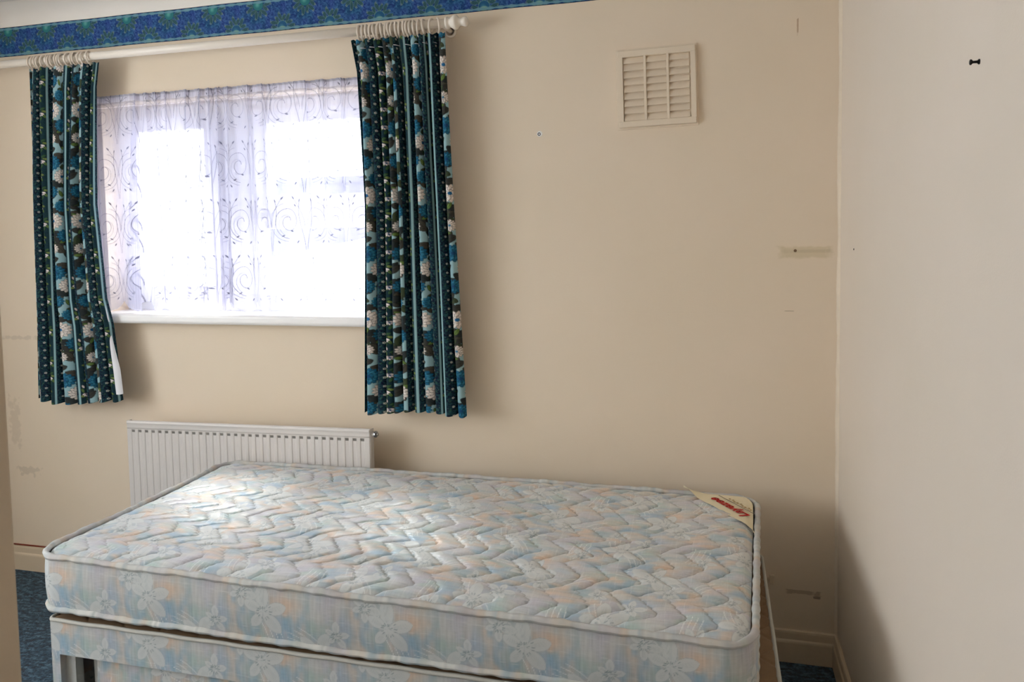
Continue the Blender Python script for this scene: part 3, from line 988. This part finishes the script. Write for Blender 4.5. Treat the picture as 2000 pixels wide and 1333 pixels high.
add_lathe(bm, [(0, 0), (0, .010), (.008, .010), (.009, .007), (.012, .007)], Mv, 18)
bv = bm_obj('bleed_valve', bm, M_RAD, rad, smooth=False)
bm = bmesh.new(); add_lathe(bm, [(.010, 0), (.010, .011), (.014, .012), (.017, .011), (.0175, .006), (.022, .006), (.022, 0)], Mv, 12)
bm_obj('valve_nut', bm, M_METAL, bv)
for x in (RX0 + .15, RX1 - .15):
    box('bracket', x - .015, x + .015, -.084, -.0015, .25, .60, M_RAD, rad)
bm = bmesh.new()
add_tube(bm, [(RX0 - .012, -.075, 0), (RX0 - .012, -.075, .21)], .0075, 12)
add_tube(bm, [(RX0 - .012, -.075, .215), (RX0 + .004, -.075, .215)], .009, 12)
bm_obj('pipe', bm, M_RAD, rad, smooth=True)

# ------------------------------------------------------------------ ticking print (mattress and divan)
mt = Tile(.32, .30, .001, (190, 194, 196))
cols = np.array([(142, 168, 186), (204, 180, 160), (178, 176, 184), (166, 182, 176), (190, 190, 186), (152, 174, 180), (186, 186, 190), (198, 186, 174)], float)
acc = np.zeros_like(mt.c); wsum = np.zeros((mt.ny, mt.nx, 1))
for i, c_ in enumerate(cols):
    n_ = tnoise(mt.nx, mt.ny, 8, 5, 100 + i) * .7 + tnoise(mt.nx, mt.ny, 26, 12, 200 + i) * .3
    w_ = np.exp(11 * n_)[..., None]
    acc += w_ * c_; wsum += w_
mt.c = acc / wsum
mt.c += (tnoise(mt.nx, mt.ny, 160, 8, 55)[..., None] - .5) * 16 + (tnoise(mt.nx, mt.ny, 30, 150, 56)[..., None] - .5) * 8
FL = (208, 209, 206)
def lily(cx_, cy_, R, a0, n=6, al=.68):
    for j in range(n):
        a = a0 + j * 2 * PI / n + .12 * math.sin(j * 2.1)
        RR_ = R * (1 + .18 * math.sin(j * 1.7 + a0))
        mt.leaf(cx_ + RR_ * .52 * math.cos(a), cy_ + RR_ * .52 * math.sin(a), RR_ * 1.06, RR_ * .26, a, tuple(np.array(FL) + 2 * math.sin(j)), outline=(160, 168, 170), al=al)
        for q in (-.20, -.10, 0, .10, .20):
            mt.stroke([(cx_ + RR_ * .25 * math.cos(a + q), cy_ + RR_ * .25 * math.sin(a + q)), (cx_ + RR_ * .8 * math.cos(a + q * .6), cy_ + RR_ * .8 * math.sin(a + q * .6))], .0008, (174, 180, 180), .6)
    for j in range(15):
        a = a0 + j * 2.4; r_ = R * (.10 + .24 * ((j * .37) % 1))
        mt.stroke([(cx_ + r_ * math.cos(a), cy_ + r_ * math.sin(a)), (cx_ + (r_ + .006) * math.cos(a), cy_ + (r_ + .006) * math.sin(a))], .0016, (118, 130, 134), .8)
def grass(cx_, cy_, L_, a0, n, spread, bend):
    for j in range(n):
        a = a0 + (j - n / 2) * spread
        ox, oy = .010 * (j - n / 2) * math.cos(a0 + PI / 2), .010 * (j - n / 2) * math.sin(a0 + PI / 2)
        pts = []
        for t in np.linspace(0, 1, 9):
            aa = a + bend * t
            pts.append((cx_ + ox + L_ * t * math.cos(aa), cy_ + oy + L_ * t * math.sin(aa)))
        mt.stroke(pts, .0013, (224, 225, 222), .9)
for k_ in range(7):
    mt.stroke([(x_, .02 + k_ * .043 + .004 * math.sin(x_ * 19.6 + k_)) for x_ in np.linspace(0, .32, 24)], .0009, (212, 212, 208), .5)
grass(.115, .150, .085, 2.2, 4, .05, .20); grass(.115, .150, .080, -.8, 4, .06, -.3)
grass(.255, .060, .080, 2.3, 4, .06, .3); grass(.255, .060, .070, -.6, 3, .08, .3)
grass(.06, .25, .07, .7, 3, .07, .3); grass(.20, .235, .085, .55, 4, .05, -.2)
lily(.115, .150, .058, .3, 5); lily(.056, .192, .036, 1.0, 5)
lily(.255, .060, .052, 1.1, 5); lily(.304, .112, .032, .2, 5)
lily(.215, .262, .030, .5, 5); lily(.03, .035, .024, .9, 5)

# ------------------------------------------------------------------ divan base
DX0, DX1, DY0, DY1, DZ0, DZ1 = -2.034, -.235, -.948, -.150, .035, .394
div = empty('divan_base', (-1.13, -.55, 0), 'pale floral divan base under the mattress, with an open drawer gap', 'divan base')
def panel(P00, du, dv, nu, nv, offs=(0, 0), parent=div, name='panel', mat=M_TICK, tile=None):
    uu, vv = np.meshgrid(np.linspace(0, 1, nu), np.linspace(0, 1, nv))
    P = np.array(P00)[None, None] + uu[..., None] * np.array(du) + vv[..., None] * np.array(dv)
    Lu, Lv = np.linalg.norm(du), np.linalg.norm(dv)
    c = (tile or mt).sample(uu * Lu + offs[0], vv * Lv + offs[1])
    return P, lin(np.clip(c, 0, 255))
def add_panels(name, plist, mat, parent):
    """several coloured grids joined into one mesh"""
    V, F, C_ = [], [], []
    base = 0
    for P, c in plist:
        nv, nu = P.shape[:2]
        idx = np.arange(nv * nu).reshape(nv, nu) + base
        F.append(np.stack([idx[:-1, :-1], idx[:-1, 1:], idx[1:, 1:], idx[1:, :-1]], -1).reshape(-1, 4))
        V.append(P.reshape(-1, 3)); C_.append(c.reshape(-1, 3)); base += nv * nu
    V, F, C_ = np.concatenate(V), np.concatenate(F), np.concatenate(C_)
    me = bpy.data.meshes.new(name)
    me.vertices.add(len(V)); me.vertices.foreach_set('co', V.astype(np.float32).ravel())
    me.loops.add(F.size); me.loops.foreach_set('vertex_index', F.ravel().astype(np.int32))
    me.polygons.add(len(F)); me.polygons.foreach_set('loop_start', np.arange(0, F.size, 4, dtype=np.int32))
    me.polygons.foreach_set('loop_total', np.full(len(F), 4, dtype=np.int32))
    me.polygons.foreach_set('use_smooth', np.ones(len(F), bool))
    me.update(calc_edges=True)
    at = me.color_attributes.new('Col', 'FLOAT_COLOR', 'POINT')
    c4 = np.ones((len(V), 4), np.float32); c4[:, :3] = C_
    at.data.foreach_set('color', c4.ravel())
    me.materials.append(mat)
    o = bpy.data.objects.new(name, me); COL.objects.link(o)
    if parent is not None: child_of(o, parent)
    return o
OPX0, OPX1, OPZ1, OPZ0 = -2.008, -1.12, .304, .075
fo = (.135, .085)
pl = []
W_ = DX1 - DX0
# front face: strip over the opening, left post, right part
pl.append(panel((DX0, DY0, OPZ1), (W_, 0, 0), (0, 0, DZ1 - OPZ1), 900, 48, (fo[0], fo[1] + OPZ1)))
pl.append(panel((DX0, DY0, DZ0), (OPX0 - DX0, 0, 0), (0, 0, OPZ1 - DZ0), 14, 130, (fo[0], fo[1] + DZ0)))
pl.append(panel((OPX1, DY0, DZ0), (DX1 - OPX1, 0, 0), (0, 0, OPZ1 - DZ0), 300, 90, (fo[0] + OPX1 - DX0, fo[1] + DZ0)))
pl.append(panel((OPX0, DY0, DZ0), (OPX1 - OPX0, 0, 0), (0, 0, OPZ0 - DZ0), 100, 10, (fo[0], fo[1] + DZ0)))
# thickness of the opening's edge
pl.append(panel((OPX0, DY0, OPZ1), (OPX1 - OPX0, 0, 0), (0, .018, 0), 100, 3))
pl.append(panel((OPX0, DY0, OPZ0), (0, .018, 0), (0, 0, OPZ1 - OPZ0), 3, 60))
# right end, left end, back
pl.append(panel((DX1, DY0, DZ0), (0, DY1 - DY0, 0), (0, 0, DZ1 - DZ0), 300, 140, (.1, .02)))
pl.append(panel((DX0, DY1, DZ0), (0, DY0 - DY1, 0), (0, 0, DZ1 - DZ0), 160, 80, (.1, .02)))
pl.append(panel((DX0, DY1, DZ0), (W_, 0, 0), (0, 0, DZ1 - DZ0), 40, 10))
add_panels('fabric_side', pl, M_TICK, div)
# quilted top cloth
M_TOPC = simple('quilted_top_cloth', (134, 108, 82), .9, noise=.12, nscale=60, bump=.4, bscale=500)
nx_, ny_ = 620, 280
Xd, Yd = np.meshgrid(np.linspace(DX0, DX1, nx_), np.linspace(DY0, DY1, ny_))
a_ = ((Xd + Yd) / .11) % 1; b_ = ((Xd - Yd) / .11) % 1
dq = np.minimum(np.minimum(a_, 1 - a_), np.minimum(b_, 1 - b_)) * .11
Zd = DZ1 + .004 * (1 - np.exp(-dq / .006)) + .0008 * np.sin(Xd * 900) * np.exp(-dq / .004)
grid_mesh('quilted_top', np.stack([Xd, Yd, Zd], -1), M_TOPC, div)
bm = bmesh.new()
def rr_pts(x0, x1, y0, y1, r, z, step=.012):
    pts = []
    for cx_, cy_, a0 in ((x1 - r, y1 - r, 0), (x0 + r, y1 - r, PI / 2), (x0 + r, y0 + r, PI), (x1 - r, y0 + r, 1.5 * PI)):
        n = max(3, int(r * PI / 2 / step))
        for k in range(n + 1):
            a = a0 + k / n * PI / 2
            pts.append((cx_ + r * math.cos(a), cy_ + r * math.sin(a)))
    out = []
    for i in range(len(pts)):
        p, q = pts[i], pts[(i + 1) % len(pts)]
        L_ = math.hypot(q[0] - p[0], q[1] - p[1]); n = max(1, int(L_ / step))
        for k in range(n): out.append((p[0] + (q[0] - p[0]) * k / n, p[1] + (q[1] - p[1]) * k / n, z))
    return out
add_tube(bm, [(x, y, z + .0008 * math.sin(x * 40 + y * 33)) for x, y, z in rr_pts(DX0 - .001, DX1 + .001, DY0 - .001, DY1 + .001, .012, DZ1 + .001)], .0052, 8, closed=True)
M_PIPE = simple('piping_cord', (188, 186, 178), .8, noise=.10, nscale=26, bump=.4, bscale=300)
bm_obj('piping', bm, M_PIPE, div, smooth=True)
# timber inside the drawer gap
bm = bmesh.new()
add_box(bm, DX0 + .006, OPX0 + .030, -.930, -.905, DZ0, DZ1 - .012, .001)
add_box(bm, -1.955, -1.70, -.895, -.880, DZ0, DZ1 - .012, .001)
add_box(bm, DX0 + .006, DX1 - .006, DY0 + .020, DY1 - .01, DZ1 - .014, DZ1 - .004, 0)
add_box(bm, DX0 + .006, DX1 - .006, DY0 + .020, DY1 - .01, DZ0, DZ0 + .012, 0)
bm_obj('timber_frame', bm, M_BOARD, div)
Mdr = Matrix.Translation((-1.88, -.931, .3)) @ Matrix.Rotation(math.radians(1.1), 4, 'Y') @ Matrix.Translation((1.88, .931, -.3))
P, c = panel((-1.905, -.934, .080), (.76, 0, 0), (0, 0, .222), 380, 110, (.05, .14))
PP = np.einsum('ij,vuj->vui', np.array(Mdr)[:3, :3], P) + np.array(Mdr)[:3, 3]
drw = add_panels('drawer', [(PP, c)], M_TICK, div)
bm = bmesh.new(); add_box(bm, -1.905, -1.145, -.932, -.918, .080, .3015, 0, Mdr)
child_of(bm_obj('drawer_box', bm, M_BOARD), div)
for x in (DX0 + .12, DX1 - .12):
    for y in (DY0 + .1, DY1 - .1):
        bm = bmesh.new()
        add_lathe(bm, [(-.012, 0), (-.012, .017), (.012, .017), (.012, 0)], Matrix.Translation((x, y, .017)), 16)
        add_box(bm, x - .006, x + .006, y - .006, y + .006, .017, .045)
        bm_obj('castor', bm, M_DARK, div)

# ------------------------------------------------------------------ mattress
mat_ = empty('mattress', (-1.16, -.54, .405), 'single mattress with quilted pale floral cover lying on the divan base', 'mattress')
MX0, MX1, MY0, MY1, MR = -2.078, -.262, -.950, -.138, .075
def warp(x, y, zrel):
    """zrel in 0..1 side height (0 bottom seam, 1 top seam)"""
    s = (x - MX0) / (MX1 - MX0); n = (MY1 - y) / (MY1 - MY0)
    x2 = x + s ** 6 * (.016 - .046 * n)
    zt = .563 - .026 * s * n - .006 * np.sin(PI * np.clip(n, 0, 1)) * (1 - s) + .006 * np.sin(s * PI * 1.0) * (1 - n)
    zb_ = .421 - .004 * s * n + -.0 + .007 * np.clip(1 - s * 2.2, 0, 1) * n
    return x2, y, zb_ + (zt - zb_) * zrel
nx_, ny_ = 980, 430
gxx, gyy = np.meshgrid(np.linspace(0, 1, nx_), np.linspace(0, 1, ny_))
inx0, inx1, iny0, iny1 = MX0 + .010, MX1 - .010, MY0 + .010, MY1 - .010
X0 = inx0 + gxx * (inx1 - inx0); Y0 = iny0 + gyy * (iny1 - iny0)
r_ = MR - .01
cxn = np.where(X0 < inx0 + r_, inx0 + r_, np.where(X0 > inx1 - r_, inx1 - r_, X0))
cyn = np.where(Y0 < iny0 + r_, iny0 + r_, np.where(Y0 > iny1 - r_, iny1 - r_, Y0))
ddx, ddy = X0 - cxn, Y0 - cyn
mxv = np.maximum(np.abs(ddx), np.abs(ddy)); hyp = np.hypot(ddx, ddy) + 1e-9
both = (np.abs(ddx) > 0) & (np.abs(ddy) > 0)
f_ = np.where(both, mxv / hyp, 1.0)
X1 = cxn + ddx * f_; Y1 = cyn + ddy * f_
# stitched zig-zag quilting
per = .120; spc = .070
Y9 = Y1 + .014 * np.sin(X1 * 11.0 + 2 * np.sin(Y1 * 9)) + .004 * np.sin(X1 * 37 + Y1 * 20)
X9 = X1 + .012 * np.sin(Y1 * 15 + X1 * 3) + .005 * np.sin(Y1 * 47 + X1 * 21)
yy = (Y9 - MY0) / per
fr_ = yy % 1.0
Zg_ = np.where(fr_ < .5, .072 * fr_ / .5, .072 - .052 * (fr_ - .5) / .5) + .020 * np.floor(yy) + .006 * np.sin(yy * 2.1 + X1 * 5)
wob = np.where(fr_ < .5, .003, .007) * np.abs(np.sin(yy * PI * 8.0))
q_ = ((X9 - Zg_ - wob) / spc)
dx_ = np.abs(q_ - np.round(q_)) * spc
slope_f = np.where(fr_ < .5, .64, .76)
dist = dx_ * slope_f
dip = np.where(fr_ < .5, 1.0, .55 + .25 * np.sin(X1 * 90 + Y1 * 50))
puff = .0072 * (1 - dip * np.exp(-dist / .0052))
edge_d = np.minimum(np.minimum(X1 - inx0, inx1 - X1), np.minimum(Y1 - iny0, iny1 - Y1))
edge_d = np.where(both, (r_ - hyp * f_), edge_d)
crown = .012 * (1 - np.exp(-np.clip(edge_d, 0, 1) / .028))
# line of stitches puckering along the border
lowf = .003 * np.sin(X1 * 9 + Y1 * 4) * np.sin(Y1 * 13 + 1) + .0012 * np.sin(X1 * 61 + Y1 * 37) * np.sin(Y1 * 71)
xw, yw, zw = warp(X1, Y1, np.ones_like(X1))
zw = zw - .004 + crown + puff * np.clip(edge_d / .02, 0, 1) + lowf * np.clip(edge_d / .05, 0, 1)
ctop = mt.sample(Y1 * 1.0 + .21 + .02 * np.sin(X1 * 7), X1 * 1.0 + .05)
stitch = np.exp(-(dist / .0009) ** 2)[..., None]
ctop = ((ctop - 190) * 1.18 + 198) * (1 - .20 * stitch)
grid_mesh('quilted_top', np.stack([xw, yw, zw], -1), M_TICKTOP, mat_, color=lin(np.clip(ctop + 6, 0, 255)))
# side band
per_pts = np.array(rr_pts(MX0, MX1, MY0, MY1, MR, 0, .0022))
nper = len(per_pts)
per_pts = np.concatenate([per_pts, per_pts[:1]])
seg_ = np.hypot(*(np.diff(per_pts[:, :2], axis=0)).T)
us = np.concatenate([[0], np.cumsum(seg_)])
cen = np.array([(MX0 + MX1) / 2, (MY0 + MY1) / 2])
tang = np.gradient(per_pts[:, :2], axis=0); tang /= np.linalg.norm(tang, axis=1)[:, None] + 1e-9
nrm = np.stack([tang[:, 1], -tang[:, 0]], 1)
nzs = 66
zr = np.linspace(0, 1, nzs)[:, None]
bul = .007 * np.sin(PI * zr) ** .7 + .0015 * np.sin(us[None, :] * 28) * np.sin(PI * zr)
Xs = per_pts[None, :, 0] + nrm[None, :, 0] * bul; Ys = per_pts[None, :, 1] + nrm[None, :, 1] * bul
xs_, ys_, zs_ = warp(Xs, Ys, np.broadcast_to(zr, Xs.shape))
cs_ = mt.sample(np.broadcast_to(us[None, :], Xs.shape) + .03, zr * .142 + .075 + 0 * Xs)
grid_mesh('side_band', np.stack([xs_, ys_, zs_], -1), M_TICK, mat_, color=lin(np.clip(cs_, 0, 255)))
# piping cords with the same print
def cord(name, zrel, off, r, dz):
    n = len(per_pts) - 1
    st = 3
    pp = per_pts[:-1][::st]; nn = nrm[:-1][::st]; u_ = us[:-1][::st]
    seg = 10
    x_, y_, z_ = warp(pp[:, 0] + nn[:, 0] * off, pp[:, 1] + nn[:, 1] * off, np.full(len(pp), zrel))
    tn = tang[:-1][::st]
    rr_ = r * (1 + .10 * np.sin(u_ * 140) + .08 * np.sin(u_ * 57))
    wz = .0012 * np.sin(u_ * 21) + .0007 * np.sin(u_ * 77)
    P = np.zeros((seg + 1, len(pp) + 1, 3))
    for k in range(seg + 1):
        a = 2 * PI * k / seg
        P[k, :-1, 0] = x_ + nn[:, 0] * rr_ * math.cos(a)
        P[k, :-1, 1] = y_ + nn[:, 1] * rr_ * math.cos(a)
        P[k, :-1, 2] = z_ + dz + wz + rr_ * math.sin(a)
    P[:, -1] = P[:, 0]
    u2 = np.concatenate([u_, [us[-1]]])
    cc = mt.sample(np.broadcast_to(u2[None, :] * 1.0 + .03, P.shape[:2]), np.full(P.shape[:2], zrel * .142 + .075)) * .72 + np.array((216, 209, 196)) * .28
    return grid_mesh(name, P, M_TICK, mat_, color=lin(cc))
cord('piping', 1.0, .001, .0082, .001)
cord('piping', 0.0, .001, .0078, -.002)
xb_, yb_, zb_ = warp(X1[::12, ::12], Y1[::12, ::12], np.zeros_like(X1[::12, ::12]))
grid_mesh('underside', np.stack([xb_, yb_, zb_ - .004], -1), M_TICK, mat_, color=lin(np.clip(mt.sample(X1[::12, ::12], Y1[::12, ::12]), 0, 255)), flip=True)

# corner label: a triangle of satin sewn over the far right corner
A_ = np.array([-.470, -.146]); B_ = np.array([-.262, -.402])
nl1, nl2 = 60, 40
s1, s2 = np.meshgrid(np.linspace(0, 1, nl1), np.linspace(0, 1, nl2))
hyp_ = A_[None, None] * (1 - s1[..., None]) + B_[None, None] * s1[..., None]
# far boundary follows the piped rounded corner
bpts = []
for t in np.linspace(0, 1, nl1):
    if t < .40: p = (A_[0] + (MX1 - MR - A_[0]) * t / .40, MY1 - .012)
    elif t < .62:
        a = PI / 2 * (1 - (t - .40) / .22); p = (MX1 - MR + (MR - .012) * math.cos(a), MY1 - MR + (MR - .012) * math.sin(a))
    else: p = (MX1 - .011 + .004 * (t - .62), (MY1 - MR) + (B_[1] - (MY1 - MR)) * (t - .62) / .38)
    bpts.append(p)
bpts = np.array(bpts)
LP = hyp_ * (1 - s2[..., None]) + bpts[None, :, :] * s2[..., None]
xl_, yl_, zl_ = warp(LP[..., 0], LP[..., 1], np.ones(LP.shape[:2]))
ed = np.minimum(MX1 - LP[..., 0], MY1 - LP[..., 1])
zl_ = zl_ + .0125 * np.clip(ed / .03, 0, 1) ** .5 - .001 + .002 * np.sin(s1 * 17) * (1 - s2) * .6
lift = np.clip(1 - s1 / .22, 0, 1)
zl_ = zl_ + .020 * lift ** 1.4 * (1 - .35 * s2) + .002
yl_ = yl_ + .004 * lift
label = grid_mesh('corner_label', np.stack([xl_, yl_, zl_], -1), M_LABEL, mat_)
label['label'] = 'cream satin corner label with red lettering'
def text_mesh(body, size, mat, center, zoff, parent, name, shear=.25, sx=1.0, ang=None):
    cu = bpy.data.curves.new(name, 'FONT'); cu.body = body; cu.size = size; cu.shear = shear
    cu.align_x = 'CENTER'; cu.align_y = 'CENTER'; cu.offset = size * .035; cu.resolution_u = 4
    to = bpy.data.objects.new('tmp_text', cu); COL.objects.link(to)
    dg = bpy.context.evaluated_depsgraph_get(); dg.update()
    me = bpy.data.meshes.new_from_object(to.evaluated_get(dg))
    bpy.data.objects.remove(to)
    bm = bmesh.new(); bm.from_mesh(me); bpy.data.meshes.remove(me)
    bmesh.ops.triangulate(bm, faces=bm.faces)
    d = (A_ - B_) / np.linalg.norm(A_ - B_)      # reading direction: from near right to far left
    up = np.array([d[1], -d[0]])                  # letter tops point to the hypotenuse
    if up @ (np.array([-.6, -.8])) < 0: up = -up
    for v in bm.verts:
        p = np.array(center) + d * v.co.x * sx + up * v.co.y
        x2, y2, z2 = warp(np.array(p[0]), np.array(p[1]), np.array(1.0))
        v.co = Vector((float(x2), float(y2), float(z2) + .0135 + zoff))
    o = bm_obj(name, bm, mat)
    child_of(o, parent)
    return o
LW = empty('x_tmp'); bpy.data.objects.remove(LW)
def on_label(u, v): return hyp_[0, 0] * 0 + (A_ * (1 - u) + B_ * u) + v * np.array([.776, .631])
text_mesh('Layezee', .038, M_RED, on_label(.52, .034), .0022, label, 'lettering', sx=1.25)
bm = bmesh.new()
def dash(u0, u1, v, w, zo=.0155):
    p0, p1 = on_label(u0, v), on_label(u1, v)
    d = (p1 - p0) / np.linalg.norm(p1 - p0); n = np.array([-d[1], d[0]]) * w
    vsx = []
    for p in (p0 - n, p1 - n, p1 + n, p0 + n):
        x2, y2, z2 = warp(np.array(p[0]), np.array(p[1]), np.array(1.0))
        vsx.append(bm.verts.new((float(x2), float(y2), float(z2) + zo)))
    bm.faces.new(vsx)
for k in range(9):
    dash(.36 + k * .035, .36 + k * .035 + .022, .073 + .003 * math.sin(k * 2.0), .0028)
child_of(bm_obj('small_print', bm, M_GOLD), label)
bm = bmesh.new()
dash(.26, .74, .0615, .0012, .0162)
child_of(bm_obj('underline', bm, M_INK), label)

# ------------------------------------------------------------------ small things on the walls
bm = bmesh.new()
Mx = Matrix.Translation((0, -1.242, 1.605)) @ Matrix.Rotation(PI, 4, 'Z')
add_lathe(bm, [(0, 0), (0, .0040), (.001, .0040), (.003, .0020), (.0085, .0019), (.0105, .0040), (.0118, .0042), (.0125, .0034), (.0125, 0)], Mx, 16)
tag(bm_obj('screw', bm, M_DARK, smooth=True), 'black screw standing out of the right wall near the top', 'screw')
def plug(x, z, r, m, label, name='wall_plug', wall='back', chip=False, y=0):
    root = empty(name, (x, 0, z) if wall == 'back' else (0, y, z), label, 'wall plug')
    R_ = Matrix.Rotation(-PI / 2, 4, 'Z') if wall == 'back' else Matrix.Rotation(PI, 4, 'Z')
    M_ = Matrix.Translation(root.location) @ R_
    bm = bmesh.new(); add_lathe(bm, [(0, r), (.0012, r), (.0014, r * .7), (.0005, r * .55), (.0005, 0)], M_, 16)
    bm_obj('plug', bm, m, root)
    if chip:
        bm = bmesh.new(); add_lathe(bm, [(0, r * 1.9), (.0006, r * 1.6), (.0006, 0)], M_ @ Matrix.Translation((0, .0015 if wall == 'back' else 0, .001)), 9)
        bm_obj('bare_patch', bm, M_CHIP, root)
    return root
plug(-.932, 1.701, .0052, M_PLUG, 'dark blue wall plug left of the air vent', chip=True)
plug(-.129, 1.305, .0045, M_PLUGB, 'brown wall plug in a stained patch near the corner')
plug(0, 1.313, .0028, M_DARK, 'tiny dark hole on the right wall beside the corner', wall='right', y=-.236)
plug(-2.148, 1.934, .0022, M_DARK, 'tiny dark hole in the wall above the net curtain')
bm = bmesh.new()
add_box(bm, -.201, -.187, -.010, 0, .246, .276, .002)
add_box(bm, -.216, -.201, -.008, -.001, .258, .266, .001)
tag(bm_obj('cable_clip', bm, M_TRIM), 'small pale clip low on the wall, right of the mattress', 'clip')

# ------------------------------------------------------------------ door standing open at the left edge
dr = empty('door_1', (-.93, -2.0, 0), kind='structure')
box('door_leaf', -.963, -.9225, -2.76, -2.0, .005, 1.98, M_DOOR, dr, bevel=.003)
bm = bmesh.new()
for s_ in (-1, 1):
    Mh = Matrix.Translation((-.943 + s_ * .02, -2.06, 1.0)) @ (Matrix.Identity(4) if s_ > 0 else Matrix.Rotation(PI, 4, 'Z'))
    add_lathe(bm, [(0, 0), (0, .02), (.004, .02), (.006, .008), (.025, .008), (.032, .018), (.045, .02), (.052, .012), (.054, 0)], Mh, 16)
bm_obj('door_knob', bm, M_METAL, dr, smooth=True)

# unseen window added in the left wall to supply side daylight
w2 = empty('added_side_window', (XL, -2.35, .9), kind='structure')
bm = bmesh.new()
for (y0, y1, z0, z1) in ((WY0, WY1, WZ0, WZ0 + .06), (WY0, WY1, 2.04, 2.1), (WY0, WY0 + .06, WZ0 + .061, 2.039), (WY1 - .06, WY1, WZ0 + .061, 2.039), (-2.38, -2.32, WZ0 + .061, 2.039)):
    add_box(bm, XL - .13, XL - .07, y0, y1, z0, z1, .004)
bm_obj('window_frame', bm, M_UPVC, w2)
box('pane', XL - .102, XL - .098, WY0 + .05, WY1 - .05, WZ0 + .05, 2.05, M_GLASS, w2)
